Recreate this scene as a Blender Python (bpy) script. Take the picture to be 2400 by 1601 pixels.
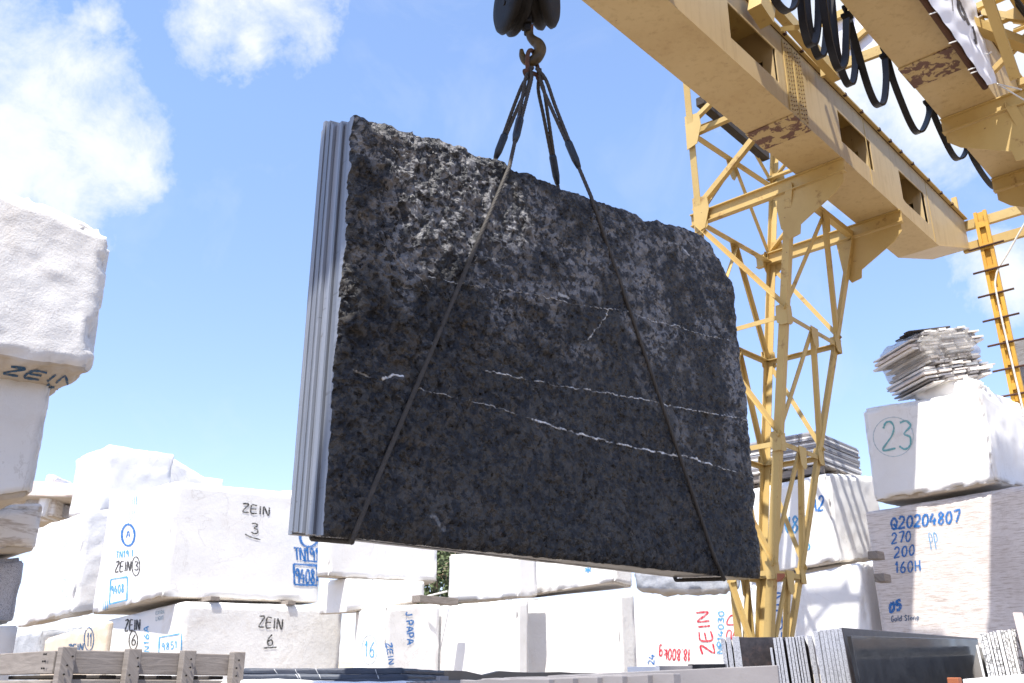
import bpy, bmesh, math, random
import numpy as np
from mathutils import Vector, Matrix
from mathutils.bvhtree import BVHTree

for o in list(bpy.data.objects):
    bpy.data.objects.remove(o)
R = math.radians
sc = bpy.context.scene
COL = sc.collection
random.seed(7)

# ------------------------------------------------------------------ camera, sky, sun, exposure
EYE = 1.6
FPX, PITCH, CX, CY = 2160.4, R(20.577), 1200.0, 800.5      # photograph: 2400 x 1601
cam = bpy.data.cameras.new('camera')
cam.sensor_width = 36
cam.lens = 36 * FPX / 2400
cam.clip_start = 0.05
cam.clip_end = 3000
cam.dof.use_dof = True
cam.dof.focus_distance = 5.6
cam.dof.aperture_fstop = 5.6
camo = bpy.data.objects.new('camera', cam)
camo.location = (0, 0, EYE)
camo.rotation_euler = (R(90) + PITCH, 0, 0)
COL.objects.link(camo)
sc.camera = camo

SUN_AZ, SUN_EL = R(200), R(64)          # compass bearing of the sun, clockwise from the view direction (+Y)
SDIR = Vector((math.sin(SUN_AZ) * math.cos(SUN_EL), math.cos(SUN_AZ) * math.cos(SUN_EL), math.sin(SUN_EL)))
sl = bpy.data.lights.new('sun', 'SUN')
sl.energy = 3.5
sl.angle = R(0.55)
sl.color = (1.0, 0.955, 0.88)
so = bpy.data.objects.new('sun', sl)
so.rotation_euler = SDIR.to_track_quat('Z', 'Y').to_euler()
so.location = (-8, -12, 20)
COL.objects.link(so)

sc.view_settings.view_transform = 'Standard'
sc.view_settings.look = 'None'
sc.view_settings.gamma = 1
sc.view_settings.exposure = 1.45
sc.render.engine = 'CYCLES'


def rayv(x, y):
    a, b = (x - CX) / FPX, (y - CY) / FPX
    return Vector((a, math.cos(PITCH) + b * math.sin(PITCH), math.sin(PITCH) - b * math.cos(PITCH)))


ORG = Vector((0, 0, EYE))
w = bpy.data.worlds.new('World')
sc.world = w
w.use_nodes = True
nt = w.node_tree
nt.nodes.clear()


def nd(t, typ, **kw):
    n = t.nodes.new(typ)
    for k, v in kw.items():
        if k.startswith('i_'):
            key = k[2:]
            n.inputs[int(key) if key.isdigit() else key].default_value = v
        else:
            setattr(n, k, v)
    return n


def lk(t, a, b):
    t.links.new(a, b)


def mth(t, op, a, b=None, c=None, clamp=False):
    n = t.nodes.new('ShaderNodeMath')
    n.operation = op
    n.use_clamp = clamp
    for i, v in enumerate((a, b, c)):
        if v is None:
            continue
        if isinstance(v, (int, float)):
            n.inputs[i].default_value = v
        else:
            t.links.new(v, n.inputs[i])
    return n.outputs[0]


def mixc(t, fac, a, b):
    n = t.nodes.new('ShaderNodeMix')
    n.data_type = 'RGBA'
    for s, v in ((n.inputs[0], fac), (n.inputs[6], a), (n.inputs[7], b)):
        if isinstance(v, (int, float)):
            s.default_value = v
        elif isinstance(v, tuple):
            s.default_value = (v[0], v[1], v[2], 1)
        else:
            t.links.new(v, s)
    return n.outputs[2]


def ramp(t, fac, stops, interp='LINEAR'):
    n = t.nodes.new('ShaderNodeValToRGB')
    cr = n.color_ramp
    cr.interpolation = interp
    while len(cr.elements) < len(stops):
        cr.elements.new(0.5)
    for e, (p, c) in zip(cr.elements, stops):
        e.position = p
        e.color = (c, c, c, 1) if isinstance(c, (int, float)) else (c[0], c[1], c[2], 1)
    t.links.new(fac, n.inputs[0])
    return n.outputs[0]


def noise(t, vec, scale, detail=6, rough=0.55, dist=0.0):
    n = nd(t, 'ShaderNodeTexNoise', i_Scale=scale, i_Detail=detail, i_Roughness=rough, i_Distortion=dist)
    if vec is not None:
        t.links.new(vec, n.inputs['Vector'])
    return n.outputs['Fac']


sky = nd(nt, 'ShaderNodeTexSky', sky_type='NISHITA', sun_disc=False, sun_elevation=SUN_EL,
         sun_rotation=SUN_AZ, altitude=50, air_density=1.0, dust_density=0.6, ozone_density=1.6)
gen = nd(nt, 'ShaderNodeTexCoord').outputs['Generated']
# clouds: soft blobs by direction, broken up with noise
CLOUDS = [(-40, 260, .09), (-30, 380, .08), (60, 230, .075), (140, 260, .085), (230, 320, .08), (310, 395, .055), (215, 170, .05), (150, 420, .075),
          (60, 330, .08), (200, 480, .045), (480, 5, .06), (585, 5, .07), (655, 15, .052), (570, 120, .035), (240, 60, .03), (670, -60, .06),
          (1950, 60, .13), (2070, 150, .14), (2150, 260, .09), (1960, 260, .07), (2180, 300, .05), (2330, 120, .13), (2380, 650, .05)]
best = None
warp = nd(nt, 'ShaderNodeTexNoise', i_Scale=9.0, i_Detail=5.0, i_Roughness=0.6)
lk(nt, gen, warp.inputs['Vector'])
vs = nd(nt, 'ShaderNodeVectorMath', operation='SUBTRACT')
lk(nt, warp.outputs['Color'], vs.inputs[0])
vs.inputs[1].default_value = (.5, .5, .5)
vsc = nd(nt, 'ShaderNodeVectorMath', operation='SCALE')
lk(nt, vs.outputs[0], vsc.inputs[0])
vsc.inputs['Scale'].default_value = .10
vad = nd(nt, 'ShaderNodeVectorMath', operation='ADD')
lk(nt, gen, vad.inputs[0])
lk(nt, vsc.outputs[0], vad.inputs[1])
for (x, y, r) in CLOUDS:
    d = rayv(x, y).normalized()
    ds = nd(nt, 'ShaderNodeVectorMath', operation='DISTANCE')
    lk(nt, vad.outputs[0], ds.inputs[0])
    ds.inputs[1].default_value = d
    m = mth(nt, 'SUBTRACT', 1.0, mth(nt, 'DIVIDE', ds.outputs['Value'], r))
    best = m if best is None else mth(nt, 'SMOOTH_MAX', best, m, .35)
fine = noise(nt, gen, 13, 14, .70, .25)
wisp = noise(nt, gen, 5.5, 8, .6, .8)
dens = mth(nt, 'ADD', best, mth(nt, 'MULTIPLY', mth(nt, 'SUBTRACT', fine, .5), 2.0))
mask = ramp(nt, dens, [(0.02, 0.0), (.28, .36), (.7, .86), (1, 1)])
thin = mth(nt, 'MULTIPLY', ramp(nt, wisp, [(.52, 0.0), (.8, .35)]), .55)
mask = mth(nt, 'MAXIMUM', mask, thin)
sep = nd(nt, 'ShaderNodeSeparateXYZ')
lk(nt, gen, sep.inputs[0])
low = ramp(nt, sep.outputs[2], [(.05, 1.0), (.55, 0.0)])
tint = nd(nt, 'ShaderNodeMix', data_type='RGBA', blend_type='MULTIPLY')
tint.inputs[0].default_value = 1.0
lk(nt, sky.outputs[0], tint.inputs[6])
lk(nt, mixc(nt, low, (1.0, .985, 1.02), (.78, .70, .82)), tint.inputs[7])
skyc = mixc(nt, mask, tint.outputs[2], (3.0, 3.12, 3.3))
bg = nd(nt, 'ShaderNodeBackground', i_Strength=0.126)
lk(nt, skyc, bg.inputs['Color'])
wo = nd(nt, 'ShaderNodeOutputWorld')
lk(nt, bg.outputs[0], wo.inputs[0])

# ------------------------------------------------------------------ frames of reference
YAW = R(42.87)                          # bearing of the crane girders
UX = Vector((math.sin(YAW), math.cos(YAW), 0))
VX = Vector((-math.cos(YAW), math.sin(YAW), 0))
ZX = Vector((0, 0, 1))


def C(u, v, z):                         # crane frame (z from eye level) to world
    return UX * u + VX * v + Vector((0, 0, z + EYE))


def AV(x, y, v):                        # where the sight line of a photo point meets a crane plane v / u
    d = rayv(x, y)
    return ORG + d * (v / d.dot(VX))


def AU(x, y, u):
    d = rayv(x, y)
    return ORG + d * (u / d.dot(UX))


def AY(x, y, Y):
    d = rayv(x, y)
    return ORG + d * (Y / d.y)


def AZ(x, y, z):
    d = rayv(x, y)
    return ORG + d * ((z - EYE) / d.z)


def zrow(P, y):                         # height on the vertical line through P that shows at photo row y
    b = (y - CY) / FPX
    return EYE + P.y * (math.sin(PITCH) - b * math.cos(PITCH)) / (math.cos(PITCH) + b * math.sin(PITCH))


# ------------------------------------------------------------------ objects
def tag(o, label=None, cat=None, group=None, kind=None):
    if label: o['label'] = label
    if cat: o['category'] = cat
    if group: o['group'] = group
    if kind: o['kind'] = kind
    elif label: o['kind'] = 'thing'
    return o


def thing(name, loc, label, cat, group=None):
    o = bpy.data.objects.new(name, None)
    o.empty_display_size = .2
    o.location = loc
    COL.objects.link(o)
    return tag(o, label, cat, group)


def wloc(o):
    l = Vector(o.location)
    while o.parent:
        o = o.parent
        l += o.location
    return l


def link_mesh(name, vs, fs, mat, parent=None, smooth=False):
    vs = np.asarray([tuple(v) for v in vs], dtype=float) if not isinstance(vs, np.ndarray) else vs
    c = (vs.min(0) + vs.max(0)) / 2
    me = bpy.data.meshes.new(name)
    me.from_pydata((vs - c).tolist(), [], fs if isinstance(fs, list) else fs.tolist())
    me.validate()
    me.update()
    o = bpy.data.objects.new(name, me)
    if mat: me.materials.append(mat)
    loc = Vector(c)
    if parent is not None:
        o.parent = parent
        loc = loc - wloc(parent)
    o.location = loc
    if smooth:
        me.polygons.foreach_set('use_smooth', [True] * len(me.polygons))
    COL.objects.link(o)
    return o


class MB:
    def __init__(s):
        s.v, s.f = [], []

    def add(s, vs, fs):
        n = len(s.v)
        s.v += [Vector(v) for v in vs]
        s.f += [[i + n for i in f] for f in fs]
        return s

    def prism(s, pts, t):               # polygon swept along vector t
        n = len(pts)
        pts = [Vector(p) for p in pts]
        t = Vector(t)
        nrm = Vector((0, 0, 0))
        for i in range(n):
            nrm += pts[i].cross(pts[(i + 1) % n])
        if nrm.dot(t) > 0:
            pts = pts[::-1]
        fs = [list(range(n)), [n + n - 1 - i for i in range(n)]]
        for i in range(n):
            j = (i + 1) % n
            fs.append([j, i, n + i, n + j])
        return s.add(pts + [p + t for p in pts], fs)

    def box(s, o, a, b, c):             # corner o and three edge vectors
        o, a, b, c = Vector(o), Vector(a), Vector(b), Vector(c)
        return s.prism([o, o + a, o + a + b, o + b], c)

    def bar(s, p, q, w, h, up=ZX):      # rectangular bar centred on p-q
        p, q = Vector(p), Vector(q)
        d = (q - p).normalized()
        x = d.cross(up)
        if x.length < 1e-4: x = d.cross(Vector((1, 0, 0)))
        x.normalize()
        y = x.cross(d)
        o = p - x * w / 2 - y * h / 2
        return s.prism([o, o + x * w, o + x * w + y * h, o + y * h], q - p)

    def angle(s, p, q, a, b, w, th=.009):   # L section: legs along unit vectors a and b from the line p-q
        p, q, a, b = Vector(p), Vector(q), Vector(a), Vector(b)
        d = (q - p).normalized()
        a = (a - d * a.dot(d)).normalized()
        b = (b - d * b.dot(d) - a * b.dot(a)).normalized()
        return s.prism([p, p + a * w, p + a * w + b * th, p + a * th + b * th, p + a * th + b * w, p + b * w], q - p)

    def ibeam(s, p, q, up, w, h, th=.014):
        p, q = Vector(p), Vector(q)
        d = (q - p).normalized()
        up = (Vector(up) - d * Vector(up).dot(d)).normalized()
        x = d.cross(up)
        P = [(-w / 2, 0), (w / 2, 0), (w / 2, th), (th / 2, th), (th / 2, h - th), (w / 2, h - th), (w / 2, h), (-w / 2, h), (-w / 2, h - th), (-th / 2, h - th), (-th / 2, th), (-w / 2, th)]
        return s.prism([p + x * a + up * b for a, b in P], q - p)

    def tube(s, pts, r, n=8, cap=True):
        pts = [Vector(p) for p in pts]
        rs = r if isinstance(r, (list, tuple)) else [r] * len(pts)
        base = len(s.v)
        ref = None
        for i, p in enumerate(pts):
            d = (pts[min(i + 1, len(pts) - 1)] - pts[max(i - 1, 0)]).normalized()
            if ref is None:
                ref = d.orthogonal().normalized()
            ref = (ref - d * ref.dot(d)).normalized()
            y = d.cross(ref)
            for k in range(n):
                a = 2 * math.pi * k / n
                s.v.append(p + (ref * math.cos(a) + y * math.sin(a)) * rs[i])
        for i in range(len(pts) - 1):
            for k in range(n):
                a, b = base + i * n + k, base + i * n + (k + 1) % n
                s.f.append([a, b, b + n, a + n])
        if cap:
            s.f.append([base + k for k in range(n)][::-1])
            s.f.append([base + (len(pts) - 1) * n + k for k in range(n)])
        return s

    def build(s, name, mat, parent=None, smooth=False, bevel=0):
        o = link_mesh(name, np.array([tuple(v) for v in s.v]), s.f, mat, parent, smooth)
        if bevel:
            m = o.modifiers.new('bevel', 'BEVEL')
            m.width = bevel
            m.segments = 2
            m.limit_method = 'ANGLE'
        return o


# ------------------------------------------------------------------ numpy noise
def _h(ix, iy, iz, seed):
    n = (ix.astype(np.int64) * 374761393 + iy.astype(np.int64) * 668265263 + iz.astype(np.int64) * 2147483647 + seed * 974711) & 0xffffffff
    n = ((n ^ (n >> 13)) * 1274126177) & 0xffffffff
    n = ((n ^ (n >> 16)) * 2246822519) & 0xffffffff
    return ((n ^ (n >> 15)) & 0xffffff) / float(0xffffff)


def vnoise(p, seed=0):
    i = np.floor(p)
    f = p - i
    f = f * f * f * (f * (f * 6 - 15) + 10)
    x, y, z = i[:, 0], i[:, 1], i[:, 2]
    r = 0
    for dx in (0, 1):
        wx = f[:, 0] if dx else 1 - f[:, 0]
        for dy in (0, 1):
            wy = f[:, 1] if dy else 1 - f[:, 1]
            for dz in (0, 1):
                wz = f[:, 2] if dz else 1 - f[:, 2]
                r = r + wx * wy * wz * _h(x + dx, y + dy, z + dz, seed)
    return r * 2 - 1


def fbm(p, seed=0, octv=4, gain=.5):
    r, a, t = 0, 1.0, 0
    for k in range(octv):
        r = r + a * vnoise(p * (2 ** k) + 17.3 * k, seed + k)
        t += a
        a *= gain
    return r / t


def worley(p, seed=0):                   # 2D: nearest distance, second distance, random value of the cell
    i = np.floor(p)
    d1 = np.full(len(p), 9.0)
    d2 = np.full(len(p), 9.0)
    val = np.zeros(len(p))
    zero = np.zeros(len(p))
    for dx in (-1, 0, 1):
        for dy in (-1, 0, 1):
            cx, cy = i[:, 0] + dx, i[:, 1] + dy
            px = cx + _h(cx, cy, zero, seed)
            py = cy + _h(cx, cy, zero + 1, seed)
            d = np.hypot(p[:, 0] - px, p[:, 1] - py)
            v = _h(cx, cy, zero + 2, seed)
            nearer = d < d1
            d2 = np.where(nearer, d1, np.minimum(d2, d))
            val = np.where(nearer, v, val)
            d1 = np.where(nearer, d, d1)
    return d1, d2, val


# ------------------------------------------------------------------ materials
def newmat(name, rough=.8, spec=.3, metal=0.0):
    m = bpy.data.materials.new(name)
    m.use_nodes = True
    t = m.node_tree
    b = t.nodes['Principled BSDF']
    b.inputs['Roughness'].default_value = rough
    b.inputs['Specular IOR Level'].default_value = spec
    b.inputs['Metallic'].default_value = metal
    return m, t, b


def objco(t, scale=(1, 1, 1), rnd=True):
    tc = nd(t, 'ShaderNodeTexCoord').outputs['Object']
    mp = nd(t, 'ShaderNodeMapping')
    lk(t, tc, mp.inputs['Vector'])
    mp.inputs['Scale'].default_value = scale
    if rnd:
        oi = nd(t, 'ShaderNodeObjectInfo').outputs['Random']
        cb = nd(t, 'ShaderNodeCombineXYZ')
        lk(t, mth(t, 'MULTIPLY', oi, 37.0), cb.inputs[0])
        lk(t, mth(t, 'MULTIPLY', oi, 91.0), cb.inputs[1])
        lk(t, cb.outputs[0], mp.inputs['Location'])
    return mp.outputs[0]


def bump(t, b, h, strength=.4, dist=.01):
    n = nd(t, 'ShaderNodeBump', i_Strength=strength, i_Distance=dist)
    lk(t, h, n.inputs['Height'])
    lk(t, n.outputs[0], b.inputs['Normal'])


def stone(name, c1, c2, stain=(.55, .36, .18), amt=.0, scale=1.5, bstr=.35, grain=None, speck=0.0, rough=.85):
    m, t, b = newmat(name, rough, .25)
    co = objco(t)
    n1 = noise(t, co, scale, 7, .6)
    col = mixc(t, ramp(t, n1, [(.35, 0.0), (.65, 1.0)]), c1, c2)
    if amt > 0:
        n2 = noise(t, co, scale * .9, 8, .68, .6)
        col = mixc(t, mth(t, 'MULTIPLY', ramp(t, n2, [(.52, 0.0), (.72, 1.0)]), amt), col, stain)
    n3 = noise(t, co, 26, 6, .7)
    col = mixc(t, mth(t, 'MULTIPLY', ramp(t, n3, [(.6, 0.0), (.75, 1.0)]), .18), col, (c1[0] * .6, c1[1] * .57, c1[2] * .52))
    if grain:                            # layered stone: stretched noise
        cg = objco(t, grain)
        n4 = noise(t, cg, 6, 8, .65, .3)
        col = mixc(t, ramp(t, n4, [(.38, .75), (.5, 0.0), (.62, .0), (.75, .5)]), col, (c2[0] * .55, c2[1] * .48, c2[2] * .42))
    if c1[0] > .55:                      # hairline veins and cracks in the pale stones
        nv = noise(t, co, 1.6, 8, .62, .9)
        ln = ramp(t, mth(t, 'ABSOLUTE', mth(t, 'SUBTRACT', nv, .5)), [(.0, .3), (.005, .2), (.010, 0.0)])
        col = mixc(t, mth(t, 'MULTIPLY', ln, ramp(t, noise(t, co, .8, 3), [(.45, 0.0), (.6, 1.0)])), col, (.33, .29, .25))
    if speck:
        n5 = noise(t, co, 160, 3, .6)
        col = mixc(t, mth(t, 'MULTIPLY', ramp(t, n5, [(.5, 0.0), (.6, 1.0)]), speck), col, (.04, .04, .045))
        n6 = noise(t, co, 260, 3, .6)
        col = mixc(t, mth(t, 'MULTIPLY', ramp(t, n6, [(.55, 0.0), (.65, 1.0)]), speck * .6), col, (.45, .45, .47))
    lk(t, col, b.inputs['Base Color'])
    h = mth(t, 'ADD', mth(t, 'MULTIPLY', noise(t, co, 14, 8, .7), .8), mth(t, 'MULTIPLY', noise(t, co, 70, 4, .6), .25))
    bump(t, b, h, bstr, .02)
    return m


M = {}
M['white'] = stone('white_marble', (.80, .79, .775), (.75, .74, .725), (.5, .37, .24), .16, bstr=.22)
M['white2'] = stone('white_limestone', (.80, .79, .775), (.72, .71, .70), (.55, .42, .28), .30, 1.1, .45)
M['pitted'] = stone('pitted_limestone', (.80, .79, .77), (.75, .74, .72), (.40, .28, .15), .4, 1.0, .4)
M['cream'] = stone('cream_limestone', (.80, .77, .73), (.75, .715, .67), (.55, .38, .22), .2, grain=(.6, .6, 3))
M['orange'] = stone('rusty_limestone', (.62, .55, .46), (.56, .46, .35), (.46, .29, .14), .5, 1.6)
M['under'] = stone('brown_underside_stone', (.56, .51, .45), (.50, .45, .38), (.36, .25, .15), .35)
M['granite'] = stone('grey_granite', (.56, .56, .59), (.48, .48, .51), amt=0, speck=.6, bstr=.8)
M['greyrock'] = stone('grey_marble', (.46, .47, .49), (.26, .27, .29), (.2, .16, .12), .3, 3.0, .8)
M['travertine'] = stone('travertine', (.72, .665, .63), (.66, .605, .57), (.28, .21, .17), .25, 1.3, grain=(1.0, 1.0, 17))
M['travgrey'] = stone('grey_travertine', (.27, .26, .26), (.2, .195, .195), (.2, .18, .17), .3, 1.3, grain=(1.2, 1.2, 9))
M['pink'] = stone('pink_limestone', (.68, .58, .52), (.6, .5, .44), amt=.2)
M['beige'] = stone('beige_marble_slab', (.17, .145, .115), (.14, .115, .09), (.11, .08, .05), .3, 4, .1, rough=.45)
M['palegrey'] = stone('pale_grey_slab', (.25, .235, .235), (.22, .205, .205), (.18, .16, .15), .3, 5, .1, rough=.5)
M['saltpepper'] = stone('speckled_granite_edge', (.42, .425, .455), (.36, .365, .395), speck=.45, bstr=.12)
M['darkgranite'] = stone('dark_granite_face', (.030, .027, .029), (.05, .043, .045), (.085, .06, .055), .7, 34, .1, speck=.0, rough=.35)
M['slate'] = stone('blue_grey_slate', (.075, .085, .105), (.055, .06, .078), (.12, .125, .14), .3, 3, .3, rough=.5)
M['ground'] = stone('dusty_ground', (.27, .215, .155), (.22, .175, .13), (.18, .14, .10), .5, .35, .5)


def polished():
    m, t, b = newmat('polished_dark_slab', .16, .5)
    co = objco(t)
    col = mixc(t, ramp(t, noise(t, co, 9, 6, .65, .3), [(.4, 0.0), (.65, 1.0)]), (.018, .019, .022), (.034, .036, .040))
    lk(t, col, b.inputs['Base Color'])
    lk(t, ramp(t, noise(t, co, 5, 5), [(.3, .06), (.7, .22)]), b.inputs['Roughness'])
    return m


M['polished'] = polished()


def veined():
    m, t, b = newmat('veined_slab_edge', .7, .3)
    co = objco(t)
    vo = nd(t, 'ShaderNodeTexVoronoi', feature='DISTANCE_TO_EDGE', i_Scale=38.0)
    lk(t, co, vo.inputs['Vector'])
    col = mixc(t, ramp(t, vo.outputs['Distance'], [(.02, 0.0), (.10, 1.0)]), (.16, .16, .15), (.74, .73, .71))
    lk(t, col, b.inputs['Base Color'])
    return m


M['veined'] = veined()


def paint_steel(name, c1, c2, rust=.25, rough=.55, drip=.0):
    m, t, b = newmat(name, rough, .35)
    co = objco(t, rnd=True)
    col = mixc(t, ramp(t, noise(t, co, .9, 5, .6), [(.35, 0.0), (.65, 1.0)]), c1, c2)
    n2 = noise(t, co, 3.2, 9, .72, .2)
    r = mth(t, 'MULTIPLY', ramp(t, n2, [(.585, 0.0), (.65, 1.0)]), rust)
    col = mixc(t, mth(t, 'MULTIPLY', ramp(t, noise(t, co, 1.7, 8, .7), [(.5, 0.0), (.8, 1.0)]), .35), col, (c1[0] * .62, c1[1] * .5, c1[2] * .32))
    col = mixc(t, r, col, (.16, .065, .03))
    if drip:
        dr = noise(t, objco(t, (5, 5, .35)), 3.0, 6, .65)
        col = mixc(t, mth(t, 'MULTIPLY', ramp(t, dr, [(.52, 0.0), (.75, 1.0)]), drip), col, (c1[0] * .5, c1[1] * .42, c1[2] * .34))
    n4 = noise(t, co, 22, 3, .5)
    col = mixc(t, ramp(t, n4, [(.735, 0.0), (.76, .8)]), col, (.13, .06, .035))
    lk(t, col, b.inputs['Base Color'])
    lk(t, mth(t, 'ADD', mth(t, 'MULTIPLY', r, .35), rough), b.inputs['Roughness'])
    bump(t, b, noise(t, co, 30, 5, .6), .12, .004)
    return m


M['yellow'] = paint_steel('yellow_painted_steel', (.52, .375, .145), (.46, .32, .115), .55)
M['yellow_clean'] = paint_steel('cream_yellow_girder_paint', (.53, .405, .215), (.48, .355, .18), .08, drip=.45)
M['yellow_deep'] = paint_steel('deep_yellow_paint', (.62, .36, .05), (.54, .30, .045), .4)
M['rust'] = paint_steel('rusty_steel', (.05, .022, .015), (.085, .038, .022), .8, .8)
M['red'] = paint_steel('red_primer', (.34, .11, .045), (.27, .085, .04), .2)


def plain(name, c, rough=.6, spec=.3, metal=0.0, var=.25, scale=8, bs=.1, patchy=0):
    m, t, b = newmat(name, rough, spec, metal)
    co = objco(t)
    col = mixc(t, ramp(t, noise(t, co, scale, 6, .65), [(.3, 0.0), (.7, 1.0)]), c, (c[0] * (1 - var), c[1] * (1 - var), c[2] * (1 - var)))
    lk(t, col, b.inputs['Base Color'])
    bump(t, b, noise(t, co, scale * 5, 5, .6), bs, .005)
    if patchy:                             # dry, broken marker strokes
        lk(t, ramp(t, noise(t, co, 38, 6, .75), [(.36, 1 - patchy), (.56, 1.0)]), b.inputs['Alpha'])
    return m


M['cable'] = plain('black_rubber_cable', (.012, .011, .012), .5)
M['rope'] = plain('greasy_wire_rope', (.052, .044, .037), .55, .35, .1, .45, 30)
M['ferrule'] = plain('blue_steel_ferrule', (.022, .03, .043), .45, .4, .3, .5, 20)
M['iron'] = plain('greasy_black_iron', (.010, .0075, .006), .6, .2, .0, .6, 14, .8)
M['hookpaint'] = plain('worn_yellow_hook', (.10, .062, .016), .5, .35, .1, .8, 9, .3)
M['black'] = plain('black_marker', (.02, .02, .022), .7, patchy=.6)
M['blue'] = plain('blue_marker', (.02, .17, .50), .7, patchy=.6)
M['skyblue'] = plain('light_blue_marker', (.08, .36, .68), .7, patchy=.6)
M['pale'] = plain('faded_blue_marker', (.50, .60, .66), .7, patchy=.6)
M['navy'] = plain('dark_blue_paint', (.025, .10, .22), .7, patchy=.6)
M['teal'] = plain('teal_marker', (.16, .46, .48), .7, patchy=.6)
M['redink'] = plain('red_marker', (.65, .03, .06), .7, patchy=.6)
M['chalk'] = plain('white_vein', (.55, .55, .55), .7)
M['foil'] = plain('plastic_wrap', (.5, .48, .46), .25, .5, 0, .25, 6, .6)
M['foil'].node_tree.nodes['Principled BSDF'].inputs['Alpha'].default_value = .42
M['tarp'] = plain('white_tarp', (.72, .72, .76), .6, .3, 0, .08, 3, .1)
M['ink'] = plain('faded_black_print', (.10, .09, .09), .7)
M['cord'] = plain('white_cord', (.75, .73, .68), .7)


def woodmat(name, c1, c2):
    m, t, b = newmat(name, .85, .2)
    co = objco(t)
    tc = nd(t, 'ShaderNodeTexCoord').outputs['UV']
    mp = nd(t, 'ShaderNodeMapping')
    lk(t, tc, mp.inputs['Vector'])
    n = noise(t, mp.outputs[0], 5, 9, .7, .8)
    col = mixc(t, ramp(t, n, [(.3, 0.0), (.7, 1.0)]), c1, c2)
    n2 = noise(t, co, 5, 5, .6)
    col = mixc(t, mth(t, 'MULTIPLY', ramp(t, n2, [(.5, 0.0), (.7, 1.0)]), .5), col, (c1[0] * .75, c1[1] * .72, c1[2] * .72))
    lk(t, col, b.inputs['Base Color'])
    bump(t, b, n, .35, .006)
    return m


M['wood'] = woodmat('weathered_wood', (.31, .275, .245), (.17, .148, .13))
M['darkwood'] = woodmat('grey_wood', (.08, .07, .062), (.035, .029, .025))


def plank(name, p, q, w, h, mat, parent=None, up=ZX, split=True, bevel=.004, lab=None):
    """board centred on p-q with the grain along it (uv)"""
    p, q = Vector(p), Vector(q)
    mb = MB().bar(p, q, w, h, up)
    o = mb.build(name, mat, parent)
    me = o.data
    uv = me.uv_layers.new(name='UVMap')
    d = (q - p).normalized()
    x = d.cross(up).normalized()
    off = random.random() * 30
    for li in me.loops:
        c = me.vertices[li.vertex_index].co
        uv.data[li.index].uv = (c.dot(d) * 1.1 + off, (c.dot(x) + c.z * .97) * 9 + off)
    m = o.modifiers.new('bevel', 'BEVEL')
    m.width = bevel
    m.segments = 2
    if lab: o['label'] = lab
    return o
# ------------------------------------------------------------------ ground
gb = MB()
gb.add([(-600, -200, 0), (600, -200, 0), (600, 900, 0), (-600, 900, 0)], [[0, 1, 2, 3]])
ground = gb.build('ground', M['ground'])
tag(ground, 'pale dusty yard floor below the stacked stone', 'ground', kind='structure')

# ------------------------------------------------------------------ gantry crane
crane = thing('gantry_crane', C(10.69, 5.98, -EYE), 'yellow twin girder gantry crane on lattice legs over the stone yard', 'crane')


def rustpatch():
    m, t, b = newmat('rusted_splice_plate', .6, .3)
    co = objco(t)
    n = noise(t, objco(t, (1, 1, 1)), 7, 8, .62, .3)
    r = ramp(t, n, [(.49, 0.0), (.52, 1.0)])
    col = mixc(t, r, (.44, .33, .165), mixc(t, noise(t, co, 30, 5, .6), (.10, .045, .035), (.17, .10, .08)))
    lk(t, col, b.inputs['Base Color'])
    bump(t, b, n, .3, .01)
    return m


M['rustpatch'] = rustpatch()
M['boltcol'] = paint_steel('rust_stained_bolt', (.20, .12, .055), (.13, .07, .035), .6)


def pr(P):                                # world point to (u, z) in a crane plane
    return P.dot(UX), P.z - EYE


def window(v, pts):
    return [pr(AV(x, y, v)) for x, y in pts]


def web(name, v, th, u0, u1, z0f, z1, wins, mat):
    """plate in plane v with six sided openings, built in vertical strips"""
    mb = MB()
    cuts = {u0, u1, 13.03 if u1 > 13.03 else u1}
    for wn in wins:
        TL, B1, B2, BR, T1, T2 = wn
        a, b = min(TL[0], B1[0]), max(BR[0], T1[0])
        cuts |= {a, b, B2[0], T2[0]}
    cuts = sorted(cuts)
    for a, b in zip(cuts, cuts[1:]):
        if b - a < 1e-4: continue
        mid = (a + b) / 2
        hole = None
        for TL, B1, B2, BR, T1, T2 in wins:
            wa, wb = min(TL[0], B1[0]), max(BR[0], T1[0])
            if wa < mid < wb:
                lo = lambda u: float(np.interp(u, [wa, B2[0], wb], [B1[1], B2[1], BR[1]]))
                hi = lambda u: float(np.interp(u, [wa, T2[0], wb], [TL[1], T2[1], T1[1]]))
                hole = (lo, hi)
        if hole:
            lo, hi = hole
            mb.prism([C(a, v, z0f(a)), C(b, v, z0f(b)), C(b, v, lo(b)), C(a, v, lo(a))], VX * th)
            mb.prism([C(a, v, hi(a)), C(b, v, hi(b)), C(b, v, z1), C(a, v, z1)], VX * th)
        else:
            mb.prism([C(a, v, z0f(a)), C(b, v, z0f(b)), C(b, v, z1), C(a, v, z1)], VX * th)
    return mb.build(name, mat, crane)


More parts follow.
